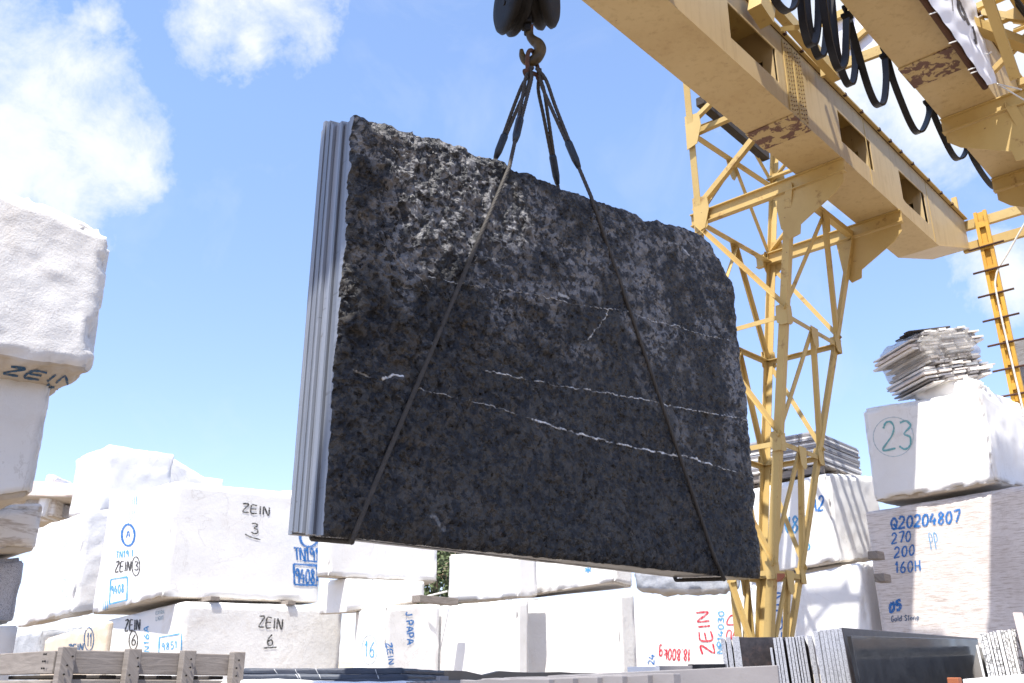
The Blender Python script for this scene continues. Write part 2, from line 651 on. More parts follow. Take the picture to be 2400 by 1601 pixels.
def girder(v0, v1, u0, u1, wins):
    z0f = lambda u: 6.012 if u < 13.03 else 6.012 + (u - 13.03) / (14.67 - 13.03) * .55
    web('girder_web', v0, .014, u0, u1, z0f, 7.06, wins, M['yellow_clean'])
    web('girder_web', v1 - .014, .014, u0, u1, z0f, 7.06, [], M['yellow_clean'])
    uc = min(13.03, u1)
    mb = MB()
    mb.prism([C(u0, v0 - .015, 6), C(uc, v0 - .015, 6), C(uc, v1 + .015, 6), C(u0, v1 + .015, 6)], ZX * .012)
    if u1 > 13.03:
        mb.prism([C(13.03, v0 - .015, 6), C(u1, v0 - .015, 6.55), C(u1, v1 + .015, 6.55), C(13.03, v1 + .015, 6)], ZX * .012)
    mb.build('girder_bottom_plate', M['yellow_clean'], crane)
    mb = MB()
    mb.prism([C(u0, v0 - .055, 7.06), C(u1, v0 - .055, 7.06), C(u1, v1 + .055, 7.06), C(u0, v1 + .055, 7.06)], ZX * .022)
    mb.build('girder_top_plate', M['yellow'], crane)
    for i, (a, b) in enumerate([(w[3][0] + .035, 0) for w in wins] + [(u1 - .02, 0), (u0 + .02, 0)]):
        mb = MB()
        lo, hi = z0f(a) + .002, 7.058
        va, vb = v0 + .016, v1 - .016
        if i < len(wins):                  # diaphragm with a manhole
            ha, hb, hl, hh = va + .13, vb - .1, lo + .2, lo + .62
            for q in ([(va, lo), (ha, lo), (ha, hi), (va, hi)], [(hb, lo), (vb, lo), (vb, hi), (hb, hi)],
                      [(ha, lo), (hb, lo), (hb, hl), (ha, hl)], [(ha, hh), (hb, hh), (hb, hi), (ha, hi)]):
                mb.prism([C(a, p, z) for p, z in q], UX * .012)
        else:
            mb.prism([C(a, va, lo), C(a, vb, lo), C(a, vb, hi), C(a, va, hi)], UX * .012)
        mb.build('girder_diaphragm', M['yellow_clean'], crane)
    mb = MB()
    vm = (v0 + v1) / 2
    for q in ((.055, .0, .012), (.018, .012, .05), (.03, .05, .07)):
        mb.prism([C(u0, vm - q[0], 7.083 + q[1]), C(u1 - .1, vm - q[0], 7.083 + q[1]), C(u1 - .1, vm + q[0], 7.083 + q[1]), C(u0, vm + q[0], 7.083 + q[1])], ZX * (q[2] - q[1]))
    mb.build('crane_rail', M['rust'], crane)
    mb = MB()
    u = u0 + .3
    while u < u1 - .3:
        if u > 3: MB().box(C(u, v0 - .061, 7.052), UX * .045, VX * .04, ZX * .038).build('rail_clip', M['rust'], crane)
        u += random.uniform(.35, .75)


VA0, VA1, VB0, VB1 = 3.661, 4.222, 1.906, 2.456
wa = [window(VA0, p) for p in (
    [(1704.4, 1.3), (1713, 88), (1722, 99.5), (1818.6, 190), (1816.7, 115), (1811, 106)],
    [(1961.4, 255), (1974, 333), (1980, 341), (2042, 399.5), (2038.6, 333), (2034, 324)],
    [(2105.4, 398.3), (2117, 466), (2122, 474), (2170, 518), (2166.7, 461), (2163, 452)],
    [(1866, 160), (1877, 240), (1878, 243), (1880, 247), (1876, 185), (1873, 175)])]
wl = [(u - 2.75, z) for u, z in wa[0]]
wl2 = [(u - 4.9, z) for u, z in wa[0]]
girder(VA0, VA1, -6, 14.67, [wl2, wl, wa[0], wa[3], wa[1], wa[2]])
girder(VB0, VB1, -6, 14.67, [])
# rusty weld seams where web and bottom plate meet
for v0, v1 in ((VA0, VA1), (VB0, VB1)):
    for z in (6.014, 7.056):
        MB().bar(C(-6, v0 - .003, z), C(13.03 if z < 7 else 14.6, v0 - .003, z), .008, .012).build('weld_seam', M['rust'], crane)
for u in (3.1, 5.4, 10.75, 12.95):
    MB().bar(C(u, VA0 - .002, 6.02), C(u, VA0 - .002, 7.05), .006, .012, UX).build('weld_seam', M['yellow'], crane)
# bolted splices
for v0, v1 in ((VA0, VA1), (VB0, VB1)):
    mb = MB()
    mb.prism([C(8.54, v0 - .02, 5.999), C(8.98, v0 - .02, 5.999), C(8.98, v1 + .02, 5.999), C(8.54, v1 + .02, 5.999)], ZX * -.014)
    mb.build('splice_plate', M['rustpatch'], crane)
    for u0 in (8.50, 8.74):
        mb = MB()
        mb.prism([C(u0, v0 - .001, 6.02), C(u0 + .215, v0 - .001, 6.02), C(u0 + .215, v0 - .001, 7.0), C(u0, v0 - .001, 7.0)], VX * -.011)
        p = mb.build('splice_plate', M['yellow'], crane)
        mb = MB()
        for i in range(3):
            for k in range(17):
                c = C(u0 + .045 + i * .063, v0 - .013, 6.06 + k * .056 + (i % 2) * .02)
                mb.tube([c, c - VX * .009], .0085, 6)
        mb.build('bolt_rows', M['boltcol'], p)


# ---- lattice legs
def leg_posts(sgn):
    """corner posts as functions of t (0 at the top ring, 1.35 just above the ground); sgn mirrors the leg about v = 3.06"""
    mv = (lambda v: v) if sgn > 0 else (lambda v: 6.12 - v)
    T = {'L': (9.76, 5.69, .635, .29), 'F': (9.76, 4.30, .635, 1.195), 'R': (11.62, 4.30, -.635, 1.195), 'K': (11.62, 5.60, -.635, .38)}
    return {k: (lambda t, a=a, b=b, c=c, d=d: C(a + c * t, mv(b + d * t), 5.83 - 5.242 * t)) for k, (a, b, c, d) in T.items()}


def lattice(sgn, single):
    P = leg_posts(sgn)
    S = 1 if sgn > 0 else -1
    out = {'U': {'L': 1, 'F': 1, 'R': -1, 'K': -1}, 'V': {'L': -S, 'F': S, 'R': S, 'K': -S}}
    acc = MB()

    def put(name, mb, mat=M['yellow'], bev=0):
        if single:
            acc.add(mb.v, mb.f)
        else:
            mb.build(name, mat, crane, bevel=bev)
    for k in P:                            # posts: angle sections opening inwards
        iu, iv = UX * out['U'][k], VX * out['V'][k]
        top = P[k](0)
        if k in 'LK':
            top = P[k](-.42) if k == 'K' else P[k](-.42)
        put('leg_post', MB().angle(P[k](1.37), top, iu, iv, .095, .012))
    rings = [0, .2917, .5797, .8625, 1.14]
    W = .06

    def mid(a, b, t): return (P[a](t) + P[b](t)) / 2
    for i, t in enumerate(rings):
        for a, b in (('L', 'F'), ('F', 'R'), ('R', 'K'), ('K', 'L')):
            if i == 0 and (a, b) in (('L', 'F'), ('R', 'K')):
                continue
            pa, pb = P[a](t), P[b](t)
            inn = (P['L'](t) + P['R'](t)) / 2 - (pa + pb) / 2
            wd = .085 if i == 0 else W
            put('ring_beam', MB().angle(pa, pb, inn, -ZX if i else ZX, wd))
        for k in P:                        # gusset plates in both faces at each node
            for ax, oth in ((UX, VX), (VX, UX)):
                if i == 0 and k in 'FR': continue
                sg = out['U'][k] if ax is UX else out['V'][k]
                so_ = out['V'][k] if ax is UX else out['U'][k]
                o = P[k](t) - oth * so_ * .006
                r = (.15 - .015 * i) if i else .19
                poly = [(-.02, -r), (.09, -r), (r, -.07), (r, .06), (.1, r), (-.02, r)]
                if random.random() < .5: poly = [(-.02, -r * 1.05), (.07, -r * 1.05), (r * .95, -.1), (r * .95, .04), (.12, r * .9), (-.02, r * .9)]
                put('gusset_plate', MB().prism([o + ax * sg * a + ZX * b for a, b in poly], oth * so_ * -.010))
    for i in range(4):
        t0, t1 = rings[i], rings[i + 1]
        for a, b in (('F', 'R'), ('L', 'K')):            # inverted V in these faces
            m = mid(a, b, t0) - ZX * .02
            inn = ((P['L'](t0) + P['R'](t0)) / 2 - m).normalized()
            for k in (a, b):
                q = P[k](t1) + ZX * .03
                put('diagonal_brace', MB().angle(m - inn * .0, q, inn, ZX.cross(inn) * (1 if k == a else -1), W))
            hx = (P[b](t0) - P[a](t0)).normalized()
            poly = [(-.1, .04), (.1, .04), (.07, -.2), (.03, -.24), (-.03, -.24), (-.07, -.2)]
            put('gusset_plate', MB().prism([m + hx * x + ZX * z - inn * .012 for x, z in poly], inn * .010))
        for a, b in (('L', 'F'), ('K', 'R')):            # single diagonals in the other two
            p, q = P[a](t0) - ZX * .05, P[b](t1) + ZX * .05
            inn = ((P['L'](t0) + P['R'](t0)) / 2 - (P[a](t0) + P[b](t0)) / 2).normalized()
            put('diagonal_brace', MB().angle(p, q, inn * -1, ZX, W))
    # cross beams under the girders with their gussets
    va, vb = (VA0 - .03, 5.78) if sgn > 0 else (VB1 + .03, .36)
    for u in (9.76, 11.62):
        s = 1 if u < 10 else -1
        put('cross_beam', MB().ibeam(C(u + s * .045, va, 5.815), C(u + s * .045, vb, 5.815), ZX, .09, .18))
        g = [(VA0, 5.80), (VA0, 5.70), (VA0 + .12, 5.58), (4.26, 5.32), (4.28, 5.2), (4.42, 5.17), (4.52, 5.35), (4.56, 5.80)]
        if sgn < 0: g = [(6.12 - v, z) for v, z in g]
        put('gusset_plate', MB().prism([C(u + .03 if u < 10 else u - .045, v, z) for v, z in g], UX * .014))
        # raised frame beside the girder
        gv = VA1 if sgn > 0 else VB0
        for z in (7.19, 7.95):
            kk = 'L' if u < 10 else 'K'
            vv = (5.69 - .075 * (z - 5.83)) if kk == 'L' else (5.60 - .09 * (z - 5.83))
            if sgn < 0: vv = 6.12 - vv
            put('cross_beam', MB().angle(C(u, vv, z), C(u, gv + .02 * S, z), UX * s, ZX, .075))
        kk = 'L' if u < 10 else 'K'
        put('diagonal_brace', MB().angle(P[kk](-.03), C(u, gv + .03 * S, 7.1), UX * s, ZX, .075))
        put('diagonal_brace', MB().angle(P[kk](-.265), C(u, gv + .03 * S, 8.1), UX * s, ZX, .065))
        for z in (5.95, 7.15):
            pk = P[kk](-(z - 5.83) / 5.242)
            poly = [(.02, -.28), (-.14, -.24), (-.22, .02), (-.2, .22), (.02, .25)]
            put('gusset_plate', MB().prism([pk + VX * S * a + ZX * b - UX * s * .004 for a, b in poly], UX * -s * .010))
    for t, tb in ((-.245, 0), (-.405, -.245)):
        a, b = P['L'](t), P['K'](t)
        put('ring_beam', MB().angle(a, b, VX * -S, ZX, .09))
        m = (a + b) / 2
        for k in 'LK':
            put('diagonal_brace', MB().angle(m, P[k](tb) + ZX * .08, VX * -S, UX, .05))
        poly = [(-.16, .03), (.16, .03), (.1, -.17), (.03, -.26), (-.03, -.26), (-.1, -.17)]
        put('gusset_plate', MB().prism([m + UX * x + ZX * z for x, z in poly], VX * .010))
    # foot: sill beam and wheel bogie
    f = [P[k](1.37) for k in 'LFRK']
    cen = (f[0] + f[1] + f[2] + f[3]) / 4
    put('bogie', MB().box(Vector((cen.x, cen.y, .18)) - UX * .7 - VX * .17, UX * 1.4, VX * .34, ZX * .26))
    for du in (-.5, .5):
        c = Vector((cen.x, cen.y, .17)) + UX * du
        put('wheel', MB().tube([c - VX * .06, c + VX * .06], .165, 20), M['rust'])
    if single:
        acc.build('lattice_leg', M['yellow'], crane)


lattice(1, False)
lattice(-1, True)
o = AU(1832, 1362, 10.28)
tag_red = MB().prism([AU(x, y, 10.27) for x, y in ((1821, 1344), (1838, 1344), (1838, 1351), (1830, 1361), (1821, 1364))], UX * .02)
tag_red.build('warning_flag', M['red'], crane)

# ---- platform and ladder at the far end
for z, hh in ((6.95, .15), (6.575, .15)):
    MB().bar(C(14.72, VA0 + .1, z + .02), C(14.72, VB0 - .4, z + .02), .08, hh).build('platform_beam', M['yellow'], crane)
MB().box(C(14.5, 3.67, 7.09), UX * .05, VX * .08, ZX * .34).build('rail_stop', M['yellow'], crane)
lt, lb2 = C(14.62, 3.40, 7.1), C(14.62, 3.36, -EYE + .05)
mb = MB()
for s in (-1, 1):
    mb.bar(lt + VX * s * .07, lb2 + VX * s * .07, .05, .06, UX)
mb.bar(lt + UX * .02, lb2 + UX * .02, .094, .012, UX)
for k in range(22):
    p = lt.lerp(lb2, (k + .6) / 22.5) - UX * .02
    mb.bar(p - VX * .044, p + VX * .044, .10, .02, UX)
lad = mb.build('ladder_post', M['yellow_deep'], crane)
for k in range(20):
    p = lt.lerp(lb2, (.62 + k * .405) / 8.65)
    MB().tube([p - VX * .26 - UX * .045, p + VX * .26 - UX * .045], .017, 8).build('ladder_rung', M['rust'], lad)
# ---- walkway on the far girder, conduit along its lower edge
MB().tube([AV(2085, -110, VB0 - .05), AV(2163 + 6, 4, VB0 - .05), AV(2309, 204, VB0 - .05)], .034, 12).build('conduit_pipe', M['rust'], crane)
for i, u in enumerate((7.0, 8.4, 9.8, 11.2)):
    mb = MB()
    mb.bar(C(u, VB0 - .004, 6.95), C(u, VB0 - .95, 6.95), .08, .09)
    mb.bar(C(u, VB0 - .03, 6.35), C(u, VB0 - .85, 6.9), .06, .06)
    mb.bar(C(u, VB0 - .93, 7.0), C(u, VB0 - .93, 8.0), .05, .05)
    mb.build('walkway_bracket', M['yellow'], crane)
for v in (VB0 - .53, VB0 - .85):
    mb = MB().prism([C(6.9, v - .155, 7.0), C(13.5, v - .155, 7.0), C(13.5, v + .155, 7.0), C(6.9, v + .155, 7.0)], ZX * .02)
    mb.build('walkway_deck', M['yellow'], crane)
for z in (7.5, 8.0):
    MB().tube([C(6.9, VB0 - .93, z), C(13.5, VB0 - .93, z)], .02, 8).build('handrail', M['yellow'], crane)
for q in ((C(9.0, VB0 - .02, 6.55), C(9.9, VB0 - .42, 6.52), .11, .12), (C(8.7, VB0 - .3, 6.95), C(9.62, VB0 - .26, 6.05), .10, .10), (C(9.3, VB0 - .62, 6.9), C(9.9, VB0 - .62, 6.1), .08, .08)):
    MB().bar(*q).build('walkway_strut', M['yellow'], crane)
for k in range(3):
    pts = [C(8.4 + .5 * k, VB0 - .45 - .1 * k, 6.93), C(8.7 + .5 * k, VB0 - .5, 6.6), C(9.2 + .4 * k, VB0 - .55, 6.5), C(9.7 + .3 * k, VB0 - .5, 6.8)]
    MB().tube(pts, .022, 8).build('power_cable', M['cable'], crane)
# ---- machinery between the girders, further along the crane
p = [AU(x, y, 9.4) for x, y in ((2076, 114), (1945, 164), (1945, 55), (2030, 22))]
MB().prism(p, UX * .05).build('machine_panel', M['tarp'], crane)
for q in ((AU(2078, 113, 9.38), AU(1925, 171, 9.38), .05, .13), (AU(2040, 62, 9.36), AU(1985, 110, 9.36), .05, .07), (AU(2000, 20, 9.36), AU(1925, 55, 9.36), .05, .1)):
    MB().bar(*q).build('panel_frame', M['yellow'], crane)
for q in ((AV(1800, -5, 3.45), AV(1960, 178, 3.45), .1, .16), (AV(1770, 0, 3.5), AV(1800, 45, 3.5), .16, .25), (AV(1835, 68, 3.4), AV(1868, 64, 3.1), .05, .05)):
    MB().bar(*q).build('frame_bar', M['yellow'], crane)
# ---- trolley that carries the hoist (above the picture, it shades the slabs)
for v in (2.18, 3.94):
    MB().ibeam(C(.2, v, 7.16), C(5.6, v, 7.16), ZX, .14, .26).build('trolley_beam', M['yellow'], crane)
for u, w_ in ((.435, .37), (5.5, .2)):
    MB().box(C(u - w_ / 2, 2.26, 7.2), UX * w_, VX * 1.6, ZX * .2).build('trolley_beam', M['yellow'], crane)
MB().box(C(1.75, 2.26, 7.25), UX * 3.6, VX * 1.6, ZX * .05).build('trolley_deck', M['yellow'], crane)
MB().tube([C(3.97, 2.35, 7.62), C(3.97, 3.75, 7.62)], .24, 20).build('hoist_drum', M['iron'], crane)


# ------------------------------------------------------------------ festoon cable
def smooth(pts, n=8):
    pts = [Vector(p) for p in pts]
    P = [pts[0] * 2 - pts[1]] + pts + [pts[-1] * 2 - pts[-2]]
    out = []
    for i in range(1, len(P) - 2):
        a, b, c, d = P[i - 1], P[i], P[i + 1], P[i + 2]
        for k in range(n):
            t = k / n
            out.append(.5 * ((2 * b) + (c - a) * t + (2 * a - 5 * b + 4 * c - d) * t * t + (3 * b - a - 3 * c + d) * t ** 3))
    out.append(pts[-1])
    return out


def ribbon(mb, pts, wdir, w, th):
    base = len(mb.v)
    for i, p in enumerate(pts):
        d = (pts[min(i + 1, len(pts) - 1)] - pts[max(i - 1, 0)]).normalized()
        n = d.cross(wdir).normalized()
        for a, b in ((-.5, -.5), (.5, -.5), (.5, .5), (-.5, .5)):
            mb.v.append(p + wdir * w * a + n * th * b)
    for i in range(len(pts) - 1):
        for k in range(4):
            a, b = base + i * 4 + k, base + i * 4 + (k + 1) % 4
            mb.f.append([a, b, b + 4, a + 4])
    mb.f.append([base + 3, base + 2, base + 1, base])
    e = base + (len(pts) - 1) * 4
    mb.f.append([e, e + 1, e + 2, e + 3])


VF = 2.62
fest = thing('festoon_cable', AV(1990, 40, VF), 'black flat power cable hanging in loops along the crane girder', 'cable')
LOOPS = [[(1805, -30), (1822, 8), (1845, 27), (1862, 12), (1868, -30)],
         [(1873, -60), (1880, 40), (1892, 95), (1903, 107), (1912, 95), (1918, 40), (1918, -60)],
         [(1887, -60), (1895, 50), (1910, 115), (1923, 135), (1933, 115), (1937, 50), (1932, -60)],
         [(1920, -60), (1937, 60), (1952, 130), (1967, 162), (1980, 145), (1983, 90), (1984, 45)],
         [(1945, -50), (1960, 110), (1976, 175), (1991, 200), (2001, 185), (2004, 130), (1990, 45)],
         [(1992, 55), (2010, 120), (2030, 190), (2045, 230), (2056, 246), (2067, 246), (2074, 225), (2077, 180), (2074, 138)],
         [(2080, 140), (2094, 190), (2115, 245), (2132, 285), (2147, 309), (2160, 308), (2172, 285), (2178, 262), (2177, 246)],
         [(2182, 250), (2195, 285), (2213, 325), (2230, 358), (2243, 373), (2255, 370), (2264, 355), (2267, 343)],
         [(2271, 347), (2283, 375), (2304, 410), (2325, 436), (2338, 441), (2346, 434), (2348, 427)]]
for i, L in enumerate(LOOPS):
    mb = MB()
    ribbon(mb, smooth([AV(x, y, VF + (.06 if i in (2, 4) else 0) - (.07 if i == 3 else 0)) for x, y in L], 6), VX, .066, .022)
    mb.build('cable_loop', M['cable'], fest, smooth=False)
for x, y in ((1985, 36), (2074, 130), (2175, 238), (2264, 337), (2346, 424)):
    c = AV(x, y, VF)
    mb = MB()
    mb.box(c - UX * .05 - VX * .045 - ZX * .03, UX * .1, VX * .09, ZX * .035)
    mb.bar(c + ZX * .0 - UX * .02, c + ZX * .09 - UX * .02, .03, .03)
    mb.tube([c + ZX * .1 - VX * .03, c + ZX * .1 + VX * .03], .03, 10)
    mb.build('cable_carrier', M['iron'], fest)
MB().tube([AV(1950, -15, VF) + ZX * .1, AV(2175, 236, VF) + ZX * .1, AV(2346, 424, VF) + ZX * .1], .008, 5).build('track_wire', M['iron'], fest)

# ------------------------------------------------------------------ banner on the far girder
VBN = VB0 - .1
ban = thing('banner', AV(2316, 200, VBN), 'white tarpaulin banner with dark lettering tied to the crane girder', 'banner')
lo = [AV(x, y, VBN) for x, y in ((2085, -112), (2178, 4), (2246, 98), (2314, 200))]
hi = [AV(x, y, VBN) for x, y in ((2245, -112), (2284, 4), (2309, 98), (2337, 196))]


def pl(P, t):
    t *= len(P) - 1
    i = min(int(t), len(P) - 2)
    return P[i].lerp(P[i + 1], t - i)


mb = MB()
NB, MBn = 48, 16
for i in range(NB + 1):
    for j in range(MBn + 1):
        s, t = i / NB, j / MBn
        p = pl(lo, s).lerp(pl(hi, s), t)
        wv = .010 * math.sin(s * 23 - t * 9) * math.sin(math.pi * t) + .004 * math.sin(s * 47 + t * 9)
        mb.v.append(p - VX * (wv + .03 * math.sin(math.pi * t)))
for i in range(NB):
    for j in range(MBn):
        a = i * (MBn + 1) + j
        mb.f.append([a, a + 1, a + MBn + 2, a + MBn + 1])
sheet = mb.build('tarpaulin', M['tarp'], ban, smooth=True)
sheet_bvh = (mb.v, mb.f)
mb = MB()
e = AV(2336, 196, VBN)
for q in (AV(2394, 210, VBN - .3), AV(2420, 246, VBN - .3)):
    mb.tube([e, q], .008, 6)
for x, y in ((2291, 42), (2312, 128)):
    mb.tube([AV(x, y, VBN), AV(x + 11, y - 6, VBN - .1)], .008, 6)
for x, y in ((2190, 30), (2236, 98), (2281, 160), (2287, 168)):
    mb.tube([AV(x + 5, y - 2, VB0 - .09), AV(x - 12, y + 4, VB0 - .09)], .006, 6)
mb.build('tie_cord', M['cord'], ban)
# white rope hanging off the ladder
rp = smooth([C(14.6, 2.75, 6.75), C(14.6, 3.1, 6.3), C(14.58, 3.34, 5.95), C(14.56, 3.38, 5.4), C(14.56, 3.33, 3.2), C(14.56, 3.36, 1.2)], 8)
ro = MB().tube(rp, .014, 6).build('rope', M['cord'])
tag(ro, 'thin white rope hanging down the yellow ladder post', 'rope')
# weathered plank left up on the crane leg
pa, pb = AV(1640, 236, 5.42), AV(1795, 368, 5.42)
wp = plank('wooden_plank', pa, pb, .12, .13, M['darkwood'])
tag(wp, 'weathered grey timber lying across the top of the crane leg', 'plank')
# ------------------------------------------------------------------ hanging bundle of dark slabs
TH = R(50)
SD = Vector((math.sin(TH), math.cos(TH), 0))          # along the slabs, to the right and away
SN = Vector((-math.cos(TH), math.sin(TH), 0))         # through the slabs, away from the camera
PB = AV(1240, 100, 3.06 * 1.17)
C0 = PB.dot(SN) - .23


def SP(x, y, back=0.0):
    d = rayv(x, y)
    return ORG + d * ((C0 + back) / d.dot(SN))


def sz(x, y):
    p = SP(x, y)
    return p.dot(SD), p.z


TOP = [(828, 270), (838, 272), (853, 275), (868, 283), (882, 284), (905, 291), (941, 304), (966, 308), (992, 315), (1020, 322), (1050, 335), (1090, 346), (1119, 361), (1150, 367),
       (1184, 379), (1193, 390), (1199, 393), (1225, 402), (1256, 413), (1285, 427), (1316, 438), (1350, 449), (1382, 462), (1410, 470), (1445, 481), (1475, 487), (1492, 497), (1502, 504),
       (1510, 515), (1530, 514), (1544, 514), (1560, 523), (1575, 525), (1600, 533), (1631, 543), (1650, 553), (1666, 567), (1673, 588), (1682, 598), (1691, 606)]
RIGHT = [(1691, 606), (1694, 631), (1708, 646), (1715, 655), (1722, 668), (1724, 676), (1726, 690), (1726, 718), (1731, 760), (1737, 806), (1741, 840), (1744, 871), (1749, 910), (1753, 950),
         (1754, 990), (1760, 1030), (1765, 1074), (1768, 1113), (1774, 1166), (1769, 1195), (1771, 1222), (1781, 1264), (1787, 1306), (1787, 1356)]
BOT = [(760, 1256), (872, 1264), (985, 1276), (1094, 1287), (1200, 1298), (1330, 1311), (1421, 1320), (1551, 1334), (1691, 1349), (1787, 1356)]
LEFT = [(828, 270), (811, 518), (794, 764), (777, 1010), (760, 1256)]


def curve(px, n, rough, seed):
    P = np.array([sz(*p) for p in px])
    d = np.r_[0, np.cumsum(np.hypot(*np.diff(P, axis=0).T))]
    t = np.linspace(0, d[-1], n)
    Q = np.c_[np.interp(t, d, P[:, 0]), np.interp(t, d, P[:, 1])]
    k = np.c_[Q * 22, np.full(n, seed)]
    w_ = np.sin(np.linspace(0, math.pi, n)) ** .3
    Q[:, 0] += rough * fbm(k, seed, 4) * w_
    Q[:, 1] += rough * fbm(k, seed + 9, 4) * w_
    return Q


NS, NZ = 560, 400
cT, cB = curve(TOP, NS, .012, 3), curve(BOT, NS, .006, 5)
cL, cR = curve(LEFT, NZ, .003, 7), curve(RIGHT, NZ, .012, 11)
s_ = np.linspace(0, 1, NS)[None, :, None]
t_ = np.linspace(0, 1, NZ)[:, None, None]
G = ((1 - t_) * cT[None] + t_ * cB[None] + (1 - s_) * cL[:, None] + s_ * cR[:, None]
     - ((1 - s_) * (1 - t_) * cT[0] + s_ * (1 - t_) * cT[-1] + (1 - s_) * t_ * cB[0] + s_ * t_ * cB[-1]))
G = G.reshape(-1, 2)
wp_ = G + .03 * np.c_[fbm(np.c_[G * 9, G[:, :1] * 0], 21, 3), fbm(np.c_[G * 9, G[:, :1] * 0 + 5], 22, 3)]
z0 = np.zeros(len(G))
d1, d2, va_ = worley(wp_ * 11, 31)
e1, e2, vb_ = worley(wp_ * 24, 37)
f1 = fbm(np.c_[G * 2.3, z0], 41, 4)
f2 = fbm(np.c_[wp_ * 16, z0], 43, 4)
f3 = fbm(np.c_[wp_ * 48, z0], 47, 3)
f4 = fbm(np.c_[G * 30, z0], 49, 3)
ss = np.tile(np.linspace(0, 1, NS), NZ)
tt = np.repeat(np.linspace(0, 1, NZ), NS)
wild = np.clip(1.25 - 1.9 * ss - 1.2 * np.maximum(tt - .5, 0) * 2, .0, 1) + .2
rd = 1 - 2 * np.abs(fbm(np.c_[wp_ * 5.5, z0], 51, 4))
H = (.020 * f1 + .014 * rd * (.2 + .9 * wild) + .026 * (va_ - .5) * np.clip((d2 - d1) * 5, 0, 1) * wild + .009 * (vb_ - .5) * np.clip((e2 - e1) * 5, 0, 1) * (.35 + .65 * wild)
     + .019 * f2 * (.25 + .85 * wild) + .010 * f3 * (.4 + .6 * wild) + .006 * np.abs(f4))
edge = np.minimum(np.minimum(ss, 1 - ss) * 2.8, np.minimum(tt, 1 - tt) * 2.0)
H = H + .012 - .035 * np.exp(-edge / .03)
VE = []
for px, wid, amp in (
        ([(806, 541), (839, 550), (868, 568), (904, 590), (941, 622), (977, 655), (1010, 690)], .0045, .5),
        ([(995, 650), (1024, 659), (1082, 666), (1159, 681), (1250, 695), (1347, 716), (1424, 725), (1480, 736), (1526, 757), (1586, 764), (1638, 785), (1691, 795), (1742, 809)], .0058, .8),
        ([(1421, 725), (1414, 746), (1389, 778), (1372, 797)], .006, 1), ([(1368, 800), (1323, 812), (1281, 869)], .003, .5),
        ([(1130, 872), (1200, 885), (1277, 901), (1351, 913), (1428, 925), (1491, 934), (1551, 946), (1603, 959), (1673, 973), (1758, 988)], .006, .95),
        ([(970, 912), (994, 918), (1057, 933), (1120, 948), (1179, 963), (1225, 981), (1288, 1001)], .006, .65),
        ([(1240, 985), (1288, 1001), (1347, 1017), (1410, 1032), (1463, 1046), (1516, 1057), (1568, 1066), (1610, 1071), (1666, 1088)], .011, 1.0),
        ([(1660, 1087), (1698, 1102), (1764, 1119)], .005, .9),
        ([(826, 868), (845, 878), (862, 886)], .008, .6), ([(892, 892), (908, 884), (918, 879), (938, 886)], .014, .9), ([(1010, 1210), (1040, 1240)], .04, .4), ([(1330, 700), (1300, 690)], .02, .6),
        ([(1090, 830), (1150, 850), (1210, 880), (1260, 925)], .003, .45), ([(1545, 570), (1580, 575)], .02, .5), ([(1595, 580), (1610, 600)], .015, .6), ([(1050, 330), (1180, 385), (1230, 420)], .05, .35)):
    VE.append((np.array([sz(*p) for p in px]), wid, amp))
vein = np.zeros(len(G))
jit = G + .012 * np.c_[fbm(np.c_[G * 34, z0], 61, 4), fbm(np.c_[G * 26, z0 + 9], 62, 4)]
brk = fbm(np.c_[G * 15, z0], 65, 3)
for P, wid, amp in VE:
    dd = np.full(len(G), 9.)
    for a, b in zip(P, P[1:]):
        ab = b - a
        t = np.clip(((jit - a) @ ab) / (ab @ ab), 0, 1)
        dd = np.minimum(dd, np.hypot(*(jit - a - t[:, None] * ab).T))
    vein = np.maximum(vein, amp * np.clip(1.5 - dd / (wid * .55), 0, 1) * np.clip(.92 + .8 * brk + .6 * f3, 0, 1.1))
H += .004 * np.clip(vein, 0, 1)
sd, sn = np.array(SD), np.array(SN)
XY = G[:, :1] * sd[None] + (C0 - H[:, None]) * sn[None]
XY[:, 2] = G[:, 1]
idx = np.arange(NS * NZ).reshape(NZ, NS)
quads = np.stack([idx[:-1, :-1], idx[1:, :-1], idx[1:, 1:], idx[:-1, 1:]], -1).reshape(-1, 4)
# skirt back to the sawn rear face of this slab
ring = np.r_[idx[0, :], idx[1:, -1], idx[-1, -2::-1], idx[-2:0:-1, 0]]
FT = .034
back = G[ring][:, :1] * sd[None] + (C0 + FT) * sn[None]
back[:, 2] = G[ring][:, 1]
nb = len(XY)
n_ = len(ring)
sk = [[int(ring[i]), int(ring[(i + 1) % n_]), nb + (i + 1) % n_, nb + i] for i in range(n_)]
allv = np.r_[XY, back]


